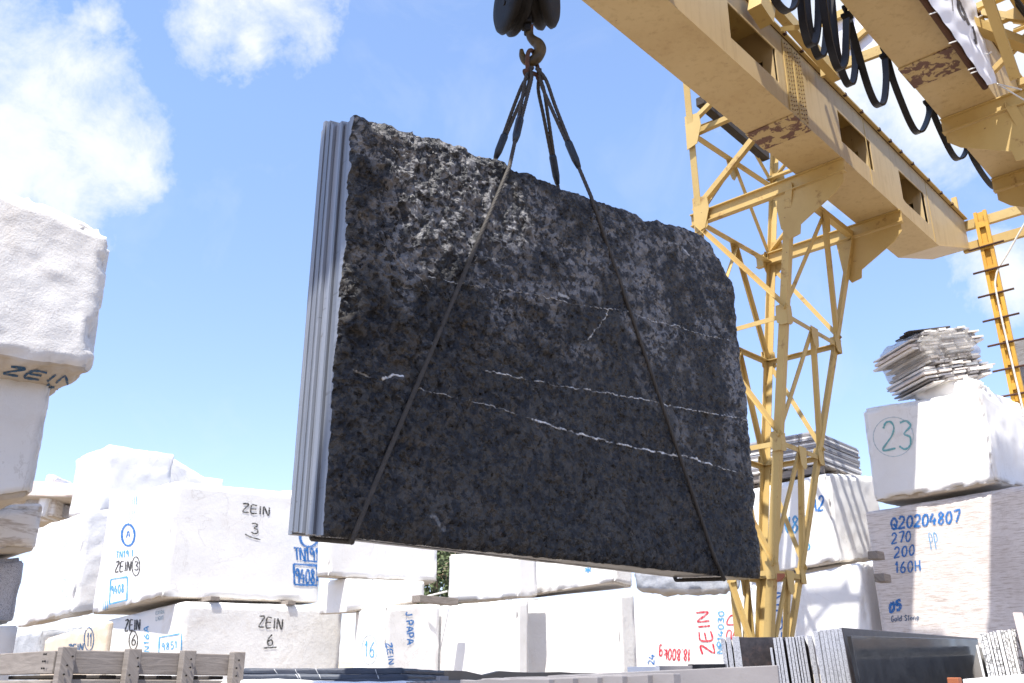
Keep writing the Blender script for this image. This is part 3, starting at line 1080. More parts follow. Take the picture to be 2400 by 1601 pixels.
def slabmat():
    m, t, b = newmat('dark_split_stone', .45, .4)
    co = objco(t, rnd=False)
    at = nd(t, 'ShaderNodeAttribute', attribute_name='vein').outputs['Fac']
    n1 = noise(t, co, 21, 7, .62, .5)
    n2 = noise(t, co, 17, 6, .6, .5)
    n3 = noise(t, co, 60, 5, .65)
    n4 = noise(t, co, 2.2, 5, .6)
    du = nd(t, 'ShaderNodeAttribute', attribute_name='dust_and_highlight').outputs['Fac']
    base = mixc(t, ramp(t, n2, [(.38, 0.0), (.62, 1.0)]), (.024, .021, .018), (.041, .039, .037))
    base = mixc(t, du, base, (.20, .197, .203))  # pale dust, with the painted upper highlight mixed into the colour
    vo = nd(t, 'ShaderNodeTexVoronoi', i_Scale=46.0, i_Randomness=1.0)
    wv = nd(t, 'ShaderNodeTexNoise', i_Scale=22.0, i_Detail=4.0)
    lk(t, co, wv.inputs['Vector'])
    wm = nd(t, 'ShaderNodeVectorMath', operation='MULTIPLY_ADD')
    lk(t, wv.outputs['Color'], wm.inputs[0])
    wm.inputs[1].default_value = (.05, .05, .05)
    lk(t, co, wm.inputs[2])
    lk(t, wm.outputs[0], vo.inputs['Vector'])
    cell = nd(t, 'ShaderNodeSeparateColor')
    lk(t, vo.outputs['Color'], cell.inputs[0])
    big = noise(t, co, 3.4, 6, .65, .4)
    n1b = noise(t, co, 8.5, 7, .62, .6)
    pm = mth(t, 'ADD', mth(t, 'MULTIPLY', n1, .78), mth(t, 'MULTIPLY', n1b, .22))
    pm = mth(t, 'ADD', pm, mth(t, 'MULTIPLY', mth(t, 'SUBTRACT', big, .5), .22))
    base = mixc(t, mth(t, 'MULTIPLY', cell.outputs[0], .55), base, mixc(t, cell.outputs[1], (.012, .0105, .0095), (.052, .050, .050)))
    base = mixc(t, mth(t, 'MULTIPLY', ramp(t, noise(t, co, 4.2, 6, .65), [(.52, 0.0), (.68, 1.0)]), .55), base, (.048, .034, .022))
    patch = ramp(t, pm, [(.485, 0.0), (.515, 1.0)])
    dk = mixc(t, ramp(t, n3, [(.35, 0.0), (.7, 1.0)]), (.005, .005, .006), (.010, .0115, .018))
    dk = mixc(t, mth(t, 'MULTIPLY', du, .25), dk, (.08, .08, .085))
    col = mixc(t, patch, base, dk)
    n5 = noise(t, co, 34, 6, .7, .4)
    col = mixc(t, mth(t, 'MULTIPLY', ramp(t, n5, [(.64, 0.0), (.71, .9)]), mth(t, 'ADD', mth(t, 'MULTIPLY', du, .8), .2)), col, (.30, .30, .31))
    n6 = noise(t, co, 5.5, 7, .7)
    col = mixc(t, ramp(t, n6, [(.68, 0.0), (.74, .5)]), col, (.14, .07, .03))
    col = mixc(t, ramp(t, at, [(.3, 0.0), (.9, 1.0)]), col, (.62, .62, .62))
    n7 = noise(t, co, 95, 4, .6)
    col = mixc(t, mth(t, 'MULTIPLY', ramp(t, n7, [(.66, 0.0), (.70, .8)]), mth(t, 'ADD', mth(t, 'MULTIPLY', du, .7), .12)), col, (.42, .42, .43))  # tiny bright specks, glints painted into the colour
    lk(t, col, b.inputs['Base Color'])
    lk(t, ramp(t, cell.outputs[2], [(.1, .18), (.5, .55)]), b.inputs['Roughness'])
    h = mth(t, 'ADD', mth(t, 'MULTIPLY', noise(t, co, 45, 8, .7, .3), 1.0), mth(t, 'MULTIPLY', n1, -.4))
    bn = nd(t, 'ShaderNodeBump', i_Strength=.8, i_Distance=.02)
    lk(t, h, bn.inputs['Height'])
    c0 = nd(t, 'ShaderNodeVectorMath', operation='SUBTRACT')          # each crystal face is tilted a little differently
    lk(t, vo.outputs['Color'], c0.inputs[0])
    c0.inputs[1].default_value = (.5, .5, .5)
    c1 = nd(t, 'ShaderNodeVectorMath', operation='MULTIPLY_ADD')
    lk(t, c0.outputs[0], c1.inputs[0])
    c1.inputs[1].default_value = (.85, .85, .85)
    lk(t, bn.outputs[0], c1.inputs[2])
    c2 = nd(t, 'ShaderNodeVectorMath', operation='NORMALIZE')
    lk(t, c1.outputs[0], c2.inputs[0])
    lk(t, c2.outputs[0], b.inputs['Normal'])
    return m


M['slabface'] = slabmat()


def edgemat():
    m, t, b = newmat('sawn_slab_edge', .32, .5)
    co = objco(t, (70, 70, .6))
    co2 = objco(t)
    n1 = noise(t, co, 1.0, 6, .6)
    col = mixc(t, ramp(t, n1, [(.3, 0.0), (.7, 1.0)]), (.115, .126, .152), (.205, .222, .258))
    n2 = noise(t, objco(t, (2, 2, 26)), 1.0, 4, .5)
    col = mixc(t, ramp(t, n2, [(.68, 0.0), (.72, .8)]), col, (.10, .105, .12))
    n3 = noise(t, co2, 11, 6, .7)
    n8 = noise(t, objco(t, (40, 40, 2.5)), 1.0, 6, .7)
    col = mixc(t, ramp(t, n8, [(.6, 0.0), (.68, .6)]), col, (.075, .078, .09))
    col = mixc(t, ramp(t, n3, [(.66, 0.0), (.7, .8)]), col, (.10, .09, .085))
    rn = nd(t, 'ShaderNodeObjectInfo').outputs['Random']
    hsv = nd(t, 'ShaderNodeHueSaturation')
    lk(t, col, hsv.inputs['Color'])
    lk(t, mth(t, 'ADD', mth(t, 'MULTIPLY', rn, .75), .7), hsv.inputs['Value'])
    lk(t, hsv.outputs[0], b.inputs['Base Color'])
    return m


M['slabedge'] = edgemat()
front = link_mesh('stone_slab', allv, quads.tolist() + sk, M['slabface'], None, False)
front.data.materials.append(M['slabedge'])
front.data.polygons.foreach_set('use_smooth', [False] * len(front.data.polygons))
attr = front.data.attributes.new('vein', 'FLOAT', 'POINT')
attr.data.foreach_set('value', np.r_[vein, np.zeros(n_)].astype(np.float32))
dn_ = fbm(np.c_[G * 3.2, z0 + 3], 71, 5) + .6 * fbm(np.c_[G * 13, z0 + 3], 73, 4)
up_ = np.clip(1.15 - 1.75 * tt + .55 * ss, 0, 1) + .95 * np.exp(-((ss - .20) / .13) ** 2 - ((tt - .20) / .20) ** 2)  # paler towards the top; the second term paints a highlight at upper left
dust_and_highlight = np.clip((dn_ + up_ * .75 - .42) * 2.2, 0, 1) * np.clip(.15 + up_, 0, 1)
attr = front.data.attributes.new('dust_and_highlight', 'FLOAT', 'POINT')
attr.data.foreach_set('value', np.r_[dust_and_highlight, np.zeros(n_)].astype(np.float32))
# the sawn left end of the front slab: skirt faces along the left edge get the edge material
npoly = len(quads)
mi = np.zeros(len(front.data.polygons), dtype=np.int32)
mi[npoly:][-(NZ - 2):] = 1
front.data.polygons.foreach_set('material_index', mi)
tag(front, 'dark rough-split stone slab with white veins facing the viewer in the slings', 'stone slab', 'dark slabs hanging in the wire slings')

THK = [.074, .019, .019, .058, .019, .019, .026, .026, .026, .044]
DS = [.010, -.002, .003, .016, -.001, .004, .001, .008, .003, .02]
DZ = [.012, .018, .022, .028, .036, .038, .044, .046, .05, .04]
LAB = ['thick sawn slab right behind the rough dark front slab', 'thin slab edge second behind the rough front slab', 'thin slab edge third behind the rough front slab',
       'thick slab with darker end in the middle of the hanging bundle', 'thin slab edge just behind the thick darker middle slab',
       'thin slab fifth from the back of the hanging bundle', 'thin slab fourth from the back of the hanging bundle', 'thin slab third from the back of the hanging bundle', 'slab next to the rearmost slab of the hanging bundle', 'rearmost slab of the hanging bundle, lowest at its top corner']
bk = C0 + FT + .006
for i, (th, ds, dz) in enumerate(zip(THK, DS, DZ)):
    poly = []
    for px, n, rev, rg in ((TOP, 60, False, .012), (RIGHT, 40, False, .010), (BOT, 30, True, .002), (LEFT, 30, True, .0012)):
        q = curve(px, n, rg, 100 + i * 10 + len(px))
        if rev: q = q[::-1]
        poly += q[:-1].tolist()
    poly = np.array(poly)
    smin, smax = poly[:, 0].min(), poly[:, 0].max()
    k = (smax - poly[:, 0]) / (smax - smin)
    hz = (poly[:, 1] - poly[:, 1].min()) / np.ptp(poly[:, 1])
    topdrop = np.where(hz > .5, (.115 * (i + 1) / 10 - .03 * (i == 9) - .012 * (i % 3 == 1)) * np.clip(1 - (1 - k) * 1.2, 0, 1) - .02, 0)
    poly[:, 0] += ds * k + .006
    poly[:, 1] += dz * k * .9 + topdrop + .003 + .016 * i / 9
    pts = [SD * s + SN * bk + ZX * z for s, z in poly]
    o = MB().prism(pts, SN * th).build('stone_slab', M['slabedge'])
    tag(o, LAB[i], 'stone slab', 'dark slabs hanging in the wire slings')
    bk += th + .005
TB = bk - C0

# ------------------------------------------------------------------ hook block, shackle and wire slings
HD = PB.y


def HP(x, y, dy=0.0):
    return AY(x, y, HD + dy)


hb = thing('hook_block', HP(1245, 90), 'greasy black crane hook block with a worn yellow hook', 'hook block')


def lathe(mb, c, ax, prof, n=40):
    ax = ax.normalized()
    x = ax.orthogonal().normalized()
    y = ax.cross(x)
    b = len(mb.v)
    for a, r in prof:
        for k in range(n):
            t = 2 * math.pi * k / n
            mb.v.append(c + ax * a + (x * math.cos(t) + y * math.sin(t)) * r)
    for i in range(len(prof) - 1):
        for k in range(n):
            p, q = b + i * n + k, b + i * n + (k + 1) % n
            mb.f.append([p, q, q + n, p + n])
    mb.f.append([b + k for k in range(n)][::-1])
    mb.f.append([b + (len(prof) - 1) * n + k for k in range(n)])
    return mb


for (x, y, rr, w_, axd) in ((1205, -4, .27, .076, Vector((1, .42, .02))), (1270, -20, .27, .086, Vector((1, -.30, -.05)))):
    mb = MB()
    lathe(mb, HP(x, y), axd, [(-w_, rr * .3), (-w_, rr * .62), (-w_ * .95, rr * .86), (-w_ * .7, rr * .97), (-w_ * .4, rr), (-w_ * .2, rr * .93), (0, rr * .86), (w_ * .2, rr * .93), (w_ * .4, rr), (w_ * .7, rr * .97), (w_ * .95, rr * .86), (w_, rr * .62), (w_, rr * .3)])
    o = mb.build('sheave_cheek', M['iron'], hb, smooth=True)
    mb = MB()
    for k in range(6):
        a = k * 1.05
        c = HP(x, y) + Vector((0, math.cos(a) * rr * .55, math.sin(a) * rr * .55)) - axd.normalized() * (w_ + .006)
        mb.tube([c, c + axd.normalized() * .012], .018, 8)
    mb.build('bolt', M['iron'], o)
mb = MB()
mb.box(HP(1222, 62) - Vector((0, .06, 0)), Vector((.075, 0, 0)), Vector((0, .12, 0)), ZX * .16)
mb.box(HP(1228, 78) - Vector((0, .04, 0)), Vector((.05, 0, 0)), Vector((0, .08, 0)), ZX * .06)
mb.build('crosshead', M['iron'], hb, bevel=.012)
hk = [(1241, 62), (1241, 74), (1243, 86), (1252, 96), (1261, 103), (1266, 114), (1264, 126), (1256, 138), (1243, 145), (1231, 141), (1224, 130), (1222, 117)]
rad = [.024, .027, .029, .036, .041, .044, .041, .040, .037, .031, .023, .014]
pts = smooth([HP(*p) for p in hk], 5)
rr = np.interp(np.linspace(0, 1, len(pts)), np.linspace(0, 1, len(rad)), rad).tolist()
MB().tube(pts, rr, 16).build('hook', M['hookpaint'], hb, smooth=True)
MB().tube([HP(1232, 66), HP(1250, 67)], .03, 12).build('hook_nut', M['rust'], hb)
mb = MB()
for x, y in ((1198, -60), (1208, -60), (1270, -60), (1280, -60)):
    a = HP(x, y)
    mb.tube([a, Vector((a.x + .02, a.y, 7.15 + EYE))], .011, 8)
mb.build('hoist_rope', M['rope'], hb)

sh = thing('shackle', HP(1250, 170), 'rusty bow shackle hanging from the crane hook', 'shackle')
bow = [(1237, 168), (1236, 140), (1238, 124), (1243, 118), (1250, 122), (1255, 140), (1260, 158), (1265, 176)]
dys = [-.03, -.05, -.045, -.02, .02, .045, .04, .02]
MB().tube(smooth([HP(x, y, d) for (x, y), d in zip(bow, dys)], 5), .0155, 10).build('shackle_bow', M['rust'], sh, smooth=True)
mb = MB()
mb.tube([HP(1231, 165, -.035), HP(1272, 181, .03)], .0155, 12)
for p in ((1236, 167, -.03), (1266, 178, .02)):
    a = HP(*p)
    mb.tube([a - Vector((.018, -.012, .008)), a + Vector((.018, -.012, -.008))], .03, 14)
mb.build('shackle_pin', M['rust'], sh)


def rope(mb, pts, r=.0124, lay=.12, seed=0):
    """laid wire rope: six lobed section that twists along the path"""
    P = [Vector(p) for p in pts]
    L = [0]
    for a, b in zip(P, P[1:]): L.append(L[-1] + (b - a).length)
    n = max(8, int(L[-1] / .009))
    nk = 24
    base = len(mb.v)
    ref = None
    j = 0
    Q = []
    for i in range(n + 1):
        s = L[-1] * i / n
        while j < len(P) - 2 and L[j + 1] < s: j += 1
        Q.append((P[j].lerp(P[j + 1], (s - L[j]) / max(L[j + 1] - L[j], 1e-9)), s))
    for i, (p, s) in enumerate(Q):
        d = (Q[min(i + 1, n)][0] - Q[max(i - 1, 0)][0]).normalized()
        if ref is None: ref = d.orthogonal().normalized()
        ref = (ref - d * ref.dot(d)).normalized()
        y = d.cross(ref)
        tw = 2 * math.pi * s / (lay * 1.6)
        for k in range(nk):
            a = 2 * math.pi * k / nk
            q = r * (.86 + .2 * abs(math.cos(3 * a)))
            mb.v.append(p + (ref * math.cos(a + tw) + y * math.sin(a + tw)) * q)
    for i in range(n):
        for k in range(nk):
            a, b = base + i * nk + k, base + i * nk + (k + 1) % nk
            mb.f.append([a, b, b + nk, a + nk])
    return mb


def front_z(x, y):                       # the rope lies on the split face: push out by the relief there
    p = SP(x, y)
    k = np.argmin((G[:, 0] - p.dot(SD)) ** 2 + (G[:, 1] - p.z) ** 2)
    return float(H[k])


def sling(label, ftop, fbot, under, btop, fer_f, fer_b, start, lift):
    t = thing('wire_rope_sling', start, label, 'wire sling', 'wire rope slings round the hanging slabs')
    o1 = [start + Vector((-.012, -.03, 0)), start + Vector((.014, -.02, 0))]
    o2 = [start + Vector((-.012, .025, 0)), start + Vector((.016, .03, 0))]
    pf = SP(ftop[0], ftop[1], -front_z(*ftop) - .012)
    face = [pf]
    for k in range(1, 25):
        x = ftop[0] + (fbot[0] - ftop[0]) * k / 24
        y = ftop[1] + (fbot[1] - ftop[1]) * k / 24
        face.append(SP(x, y, -.03))
    face[0] = SP(ftop[0], ftop[1], -.02)
    a = SP(*under, -.016) - ZX * .006
    u1 = SP(*under, .02) - ZX * .016
    u2 = u1 + SN * (TB - .02) + ZX * lift
    pb_ = SP(*btop, TB + .02)
    b0 = u2 + SN * .02 + ZX * .05
    path = smooth(face[:-1] + [a, u1], 3) + [u2, b0, pb_]
    # eyes: the rope doubles back from ferrule to shackle
    ff0, ff1 = pf.lerp(start, fer_f[1]), pf.lerp(start, fer_f[0])
    fb0, fb1 = pb_.lerp(start, fer_b[1]), pb_.lerp(start, fer_b[0])
    mb = MB()
    rope(mb, [ff1] + path + [fb1])
    for (e0, oo) in ((ff0, o1), (fb0, o2)):
        d = (start - e0)
        x = d.cross(Vector((0, 1, 0))).normalized()
        for i, q in enumerate(oo):
            sgn = -1 if i == 0 else 1
            pts = smooth([e0 + x * sgn * .009, e0.lerp(start, .5) + x * sgn * .016, e0.lerp(q, .82) + x * sgn * .03, q], 4)
            rope(mb, pts)
    mb.build('rope', M['rope'], t)
    for e0, e1 in ((ff0, ff1), (fb0, fb1)):
        d = (e1 - e0)
        MB().tube([e0 - d * .03, e0 + d * .06, e0 + d * .7, e1], [.022, .0275, .0265, .017], 14).build('ferrule', M['ferrule'], t, smooth=True)
    return t


ST = HP(1249, 163)
sling('wire rope sling wrapped round the left half of the dark slabs', (1194, 391), (838, 1232), (826, 1262), (1160, 375), (.24, .46), (.02, .27), ST + Vector((-.015, 0, 0)), .06)
sling('wire rope sling wrapped round the right half of the dark slabs', (1385, 460), (1684, 1335), (1695, 1351), (1308, 440), (.22, .42), (.03, .28), ST + Vector((.035, 0, -.01)), .024)
# ------------------------------------------------------------------ stone blocks
BVH = {}


def rock(name, c8, mat, rnd=.014, rough=.0035, big=.008, seed=0, step=.06, parent=None, chip=.05, under=True, crack=0):
    """rounded, chipped hexahedron. c8: bottom (mid, right, back, left) then top in the same order"""
    c = np.array([tuple(p) for p in c8], dtype=float)
    ex = np.linalg.norm(c[1] - c[0]), np.linalg.norm(c[3] - c[0]), np.linalg.norm(c[4] - c[0])
    hx = [max(e / 2, .02) for e in ex]
    rnd = min(rnd, min(hx) * .8)

    def par(h):
        n = int(np.clip(2 * h / step, 6, 44))
        a = np.linspace(-h + rnd, h - rnd, n)
        e = rnd * np.array([.0, .15, .4, .7])
        return np.r_[-h + e, a, (h - e)[::-1]] / h
    A, B, Cc = par(hx[0]), par(hx[1]), par(hx[2])
    vs, fs, off = [], [], 0
    for ax, (P, Q) in enumerate(((B, Cc), (A, Cc), (A, B))):
        for sg in (-1, 1):
            p, q = np.meshgrid(P, Q, indexing='ij')
            o = np.full_like(p, sg)
            g = [(o, p, q), (p, o, q), (p, q, o)][ax]
            v = np.stack([x.ravel() for x in g], 1)
            n1, n2 = p.shape
            ix = np.arange(n1 * n2).reshape(n1, n2)
            qd = np.stack([ix[:-1, :-1], ix[1:, :-1], ix[1:, 1:], ix[:-1, 1:]], -1).reshape(-1, 4) + off
            flip = (sg < 0) if ax != 1 else (sg > 0)
            if flip: qd = qd[:, ::-1]
            vs.append(v)
            fs.append(qd)
            off += n1 * n2
    v = np.concatenate(vs)
    f = np.concatenate(fs)
    # weld along the cube edges
    key = np.round(v * 1e5).astype(np.int64)
    _, first, inv = np.unique(key, axis=0, return_index=True, return_inverse=True)
    inv = inv.ravel()
    v = v[first]
    f = inv[f]
    h = np.array(hx)
    p = v * h
    q = np.clip(p, -(h - rnd), h - rnd)
    d = p - q
    L = np.linalg.norm(d, axis=1, keepdims=True)
    nrm = np.where(L > 1e-9, d / np.maximum(L, 1e-9), 0)
    k = (np.abs(d) > 1e-6).sum(1)
    p = q + nrm * np.minimum(L, rnd) if True else p
    a = (p / h + 1) / 2
    a0, a1, a2 = a[:, :1], a[:, 1:2], a[:, 2:]
    W_ = ((1 - a2) * ((1 - a1) * ((1 - a0) * c[0] + a0 * c[1]) + a1 * ((1 - a0) * c[3] + a0 * c[2]))
          + a2 * ((1 - a1) * ((1 - a0) * c[4] + a0 * c[5]) + a1 * ((1 - a0) * c[7] + a0 * c[6])))
    X = np.stack([(c[1] - c[0]) / ex[0], (c[3] - c[0]) / ex[1], (c[4] - c[0]) / ex[2]])
    nw = nrm @ X
    s = np.array([seed * 3.7, seed * 1.3, seed * 2.1])
    fl = fbm(W_ * 1.4 + s, seed, 3) * big + fbm(W_ * 7 + s, seed + 3, 4) * rough
    if crack:
        ws = W_ + .12 * np.c_[fbm(W_ * 3 + s, seed + 20, 3), fbm(W_ * 3 + s + 5, seed + 21, 3), fbm(W_ * 3 + s + 9, seed + 22, 3)]
        rg_ = 1 - np.abs(vnoise(ws * 1.9 + s, seed + 23))
        fl = fl - crack * np.clip(rg_ - .86, 0, 1) * 6 + crack * 1.2 * np.round(2.5 * fbm(ws * 1.3 + s, seed + 25, 2)) / 2.5
    ed = np.clip(k - 1, 0, 2)
    ch = np.clip(fbm(W_ * 4.5 + s, seed + 7, 5, .6) + .08, 0, 1) * chip * 2.2 * ed
    # corners and arrises keep a softened band, broken by chips
    W_ = W_ + nw * (fl - ch)[:, None]
    o = link_mesh(name, W_, f.tolist(), mat, parent, True)
    if under:                              # browner stone on the bottom faces
        o.data.materials.append(M['under'])
        bot = (v[f][:, :, 2] < -1 + .7 * rnd / h[2]).all(1)
        o.data.polygons.foreach_set('material_index', bot.astype(np.int32))
    BVH[o.name] = BVHTree.FromPolygons([Vector(x) for x in W_], f.tolist())
    return o


def block(label, mid, left=None, right=None, Y=12.0, az=42.87, lenU=None, lenV=None, mat='white', cat='stone block', name='stone_block',
          group='quarried stone blocks stacked in the yard', backdrop=0.0, z_floor=None, **kw):
    """mid = (x, y_top, y_bottom) photo position of the edge nearest the camera; left / right the same for the neighbouring edges"""
    a = R(az)
    u = Vector((math.sin(a), math.cos(a), 0))
    v = Vector((-math.cos(a), math.sin(a), 0))

    def horiz(x, y):
        d = rayv(x, y)
        return Vector((d.x / d.y, 1, 0))
    mb_ = mid[2] if mid[2] is not None else 1560
    Mp = horiz(mid[0], (mid[1] + mb_) / 2) * Y

    def hit(q, dirv):
        h = horiz(q[0], (q[1] + (q[2] if q[2] is not None else 1560)) / 2)
        # Mp + dirv t = h s
        det = dirv.x * -h.y + dirv.y * h.x
        t = (-Mp.x * -h.y + -Mp.y * h.x) / det
        return Mp + dirv * t
    Rp = hit(right, u) if right else Mp + u * (lenU or 2.0)
    Lp = hit(left, v) if left else Mp + v * (lenV or 1.8)
    if right and lenU: Rp = Mp + (Rp - Mp).normalized() * lenU
    if left and lenV: Lp = Mp + (Lp - Mp).normalized() * lenV
    Bp = Lp + Rp - Mp

    def zz(P, q, i, dflt):
        if q is None or q[i] is None: return dflt
        return zrow(P, q[i])
    mt = zz(Mp, mid, 1, 0)
    mb2 = zz(Mp, mid, 2, z_floor if z_floor is not None else mt - 1.45)
    rt, rb = zz(Rp, right, 1, mt), zz(Rp, right, 2, mb2)
    lt_, lb_ = zz(Lp, left, 1, mt), zz(Lp, left, 2, mb2)
    bt, bb = lt_ + rt - mt - backdrop, (lb_ + rb) / 2
    c8 = [Vector((P.x, P.y, z)) for P, z in ((Mp, mb2), (Rp, rb), (Bp, bb), (Lp, lb_), (Mp, mt), (Rp, rt), (Bp, bt), (Lp, lt_))]
    o = rock(name, c8, M[mat], **kw)
    tag(o, label, cat, group)
    return o


# ---- writing on the stones: hand drawn strokes laid on the surface
GL = {
    'Z': [[(.02, .97), (.92, 1), (.05, .02), (1, 0)]], 'E': [[(.95, 1), (.12, .95), (.05, .02), (.98, .03)], [(.1, .5), (.85, .55)]], 'I': [[(.5, 1), (.5, 0)]],
    'N': [[(.02, 0), (.08, 1), (.85, .02), (.95, 1)]], '1': [[(.2, .72), (.6, 1), (.55, 0)]], '2': [[(.08, .78), (.25, .97), (.6, 1), (.85, .8), (.7, .5), (.05, .02), (.98, .05)]],
    '3': [[(.1, .95), (.55, 1), (.88, .82), (.42, .55), (.85, .42), (.85, .12), (.45, 0), (.05, .12)]], '4': [[(.45, 1), (.05, .35), (.98, .38)], [(.72, .62), (.66, 0)]],
    '5': [[(.9, 1), (.25, .98), (.15, .58), (.6, .62), (.88, .35), (.6, .02), (.08, .06)]], '6': [[(.78, 1), (.3, .65), (.1, .28), (.3, .01), (.72, .04), (.86, .3), (.6, .5), (.15, .36)]],
    '7': [[(.05, .98), (.95, 1), (.45, 0)]], '8': [[(.75, .85), (.45, 1), (.2, .8), (.45, .55), (.85, .3), (.55, 0), (.15, .2), (.45, .52), (.8, .78), (.72, .88)]],
    '9': [[(.85, .75), (.5, 1), (.15, .75), (.45, .5), (.85, .72), (.8, 0)]], '0': [[(.5, 1), (.12, .65), (.2, .12), (.55, 0), (.9, .35), (.8, .85), (.5, 1)]],
    'A': [[(.0, 0), (.5, 1), (1, 0)], [(.18, .38), (.85, .38)]], 'T': [[(0, 1), (1, .97)], [(.5, 1), (.5, 0)]], 'Q': [[(.5, 1), (.08, .6), (.3, .05), (.75, .08), (.92, .6), (.5, 1)], [(.45, .45), (1, -.05)]],
    'H': [[(.1, 1), (.12, 0)], [(.88, 1), (.9, 0)], [(.1, .5), (.9, .52)]], 'J': [[(.7, 1), (.7, .2), (.4, 0), (.1, .2)]], 'P': [[(.12, 0), (.12, 1), (.75, .95), (.85, .68), (.6, .48), (.12, .46)]],
    'X': [[(0, 1), (1, 0)], [(1, 1), (0, 0)]], 'R': [[(.12, 0), (.12, 1), (.8, .95), (.8, .55), (.12, .5), (.95, 0)]], 'L': [[(.1, 1), (.1, 0), (.95, 0)]],
    'G': [[(.92, .85), (.5, 1), (.1, .6), (.25, .08), (.7, .02), (.92, .4), (.55, .42)]], 'o': [[(.5, .6), (.12, .35), (.4, 0), (.85, .2), (.75, .55), (.5, .6)]], 'l': [[(.5, 1), (.5, 0)]],
    'd': [[(.85, .45), (.45, .6), (.12, .3), (.4, 0), (.85, .2)], [(.88, 1), (.88, 0)]], 'S': [[(.9, .85), (.5, 1), (.15, .75), (.8, .35), (.6, .02), (.08, .12)]], 't': [[(.5, .95), (.5, .1), (.8, 0)], [(.15, .62), (.85, .62)]],
    'n': [[(.12, .6), (.12, 0)], [(.12, .45), (.5, .6), (.85, .45), (.85, 0)]], 'e': [[(.12, .3), (.88, .32), (.7, .6), (.25, .55), (.12, .25), (.4, 0), (.85, .08)]], 'k': [[(.12, .9), (.12, 0)], [(.8, .55), (.15, .25), (.85, 0)]],
    'g': [[(.85, .5), (.45, .62), (.12, .35), (.45, .05), (.85, .25)], [(.85, .6), (.8, -.3), (.3, -.35)]], 'D': [[(.1, 0), (.1, 1), (.6, .95), (.92, .5), (.6, .03), (.1, 0)]], '.': [[(.4, 0), (.55, .06)]],
    '*': [[(.5, 1), (.5, 0)], [(.05, .75), (.95, .25)], [(.05, .25), (.95, .75)]], 'v': [[(0, 1), (.5, 0), (1, 1)]], ' ': []}
WD = {'I': .35, '1': .55, '.': .35, 'l': .3, 't': .6, ' ': .6}


def project(o, polys, mat, hw, name='painted_lettering', seed=0):
    """polylines in photo pixels -> flat strokes of paint lying on the surface of o"""
    bvh = BVH[o.name]
    rnd = random.Random(seed + len(polys))
    mb = MB()
    for P in polys:
        if len(P) == 2 and P[0] == P[1]: continue
        S = smooth([Vector((p[0], p[1], 0)) for p in P], 7) if len(P) > 2 else [Vector((P[0][0], P[0][1], 0)).lerp(Vector((P[1][0], P[1][1], 0)), k / 8) for k in range(9)]
        prev = None
        for i, p in enumerate(S):
            d = (S[min(i + 1, len(S) - 1)] - S[max(i - 1, 0)])
            if d.length < 1e-6: continue
            d.normalize()
            n = Vector((-d.y, d.x, 0)) * hw * rnd.uniform(.7, 1.25)
            pair = []
            for q in (p + n, p - n):
                r = rayv(q.x, q.y).normalized()
                loc, nrm, _, _ = bvh.ray_cast(ORG, r)
                if loc is None: break
                if nrm.dot(r) > 0: nrm = -nrm
                pair.append(loc + nrm * .004 - r * .003)
            if len(pair) < 2:
                prev = None
                continue
            if prev is not None and (pair[0] - prev[0]).length < .3:
                b = len(mb.v)
                mb.v += [prev[0], prev[1], pair[1], pair[0]]
                mb.f.append([b, b + 1, b + 2, b + 3])
            prev = pair
    if mb.f:
        return mb.build(name, M[mat], o)


def text(o, s, p0, p1, pt, mat='black', hw=1.5, gap=.3):
    """s written from p0 to p1 (photo pixels along the base line), pt = top of the first letter"""
    tot = sum(WD.get(c, 1) + gap for c in s) - gap
    ax, ay = (p1[0] - p0[0]), (p1[1] - p0[1])
    bx, by = pt[0] - p0[0], pt[1] - p0[1]
    x, out = 0, []
    for c in s:
        w_ = WD.get(c, 1)
        for st in GL[c]:
            out.append([(p0[0] + ax * (x + px * w_) / tot + bx * py, p0[1] + ay * (x + px * w_) / tot + by * py) for px, py in st])
        x += w_ + gap
    return project(o, out, mat, hw)


def oval(o, cx, cy, rx, ry, mat, hw=1.5, a0=.3):
    return project(o, [[(cx + rx * math.cos(a0 + t * .42), cy + ry * math.sin(a0 + t * .42)) for t in range(16)]], mat, hw, 'painted_circle')


def boxed(o, pts, mat, hw=1.5):
    L = [[pts[i], pts[(i + 1) % 4]] for i in range(4)]
    return project(o, L, mat, hw, 'painted_frame')


# ======== left of the picture: tall stack close by
YL = 8.2
b = block('rough white boulder block with sunlit sloping top, topmost at the left edge', (-330, 300, 800), None, (254, 545, 880), Y=5.9, lenV=1.5, mat='white2', rnd=.16, rough=.012, big=.016, seed=3, chip=.06, crack=.006, step=.05)
text(b, 'ZEIN', (6, 874), (166, 904), (26, 858), 'navy', 2.6, .35)
text(b, '4', (98, 914), (126, 912), (104, 900), 'navy', 2.6)
b = block('white block with soft shadow bands under the big rough boulder at the left edge', (-250, 850, 1215), None, (104, 893, 1158), Y=6.6, lenV=1.6, mat='white', rnd=.05, rough=.008, seed=4, step=.06)
b = block('cream layered stone block under the white shadow-striped block at the left edge', (-200, 1190, 1297), None, (96, 1178, 1292), Y=7.6, lenV=1.5, mat='cream', rnd=.05, seed=5, step=.06)
b = block('grey speckled granite block with a notched side low at the left edge', (-160, 1306, 1468), None, (49, 1306, 1462), Y=7.9, lenV=1.5, mat='granite', rnd=.05, rough=.02, seed=6, step=.06)
b = block('pale block under the grey speckled granite block at the left edge', (-150, 1468, None), None, (36, 1466, None), Y=7.9, lenV=1.5, mat='white', seed=7, step=.08)

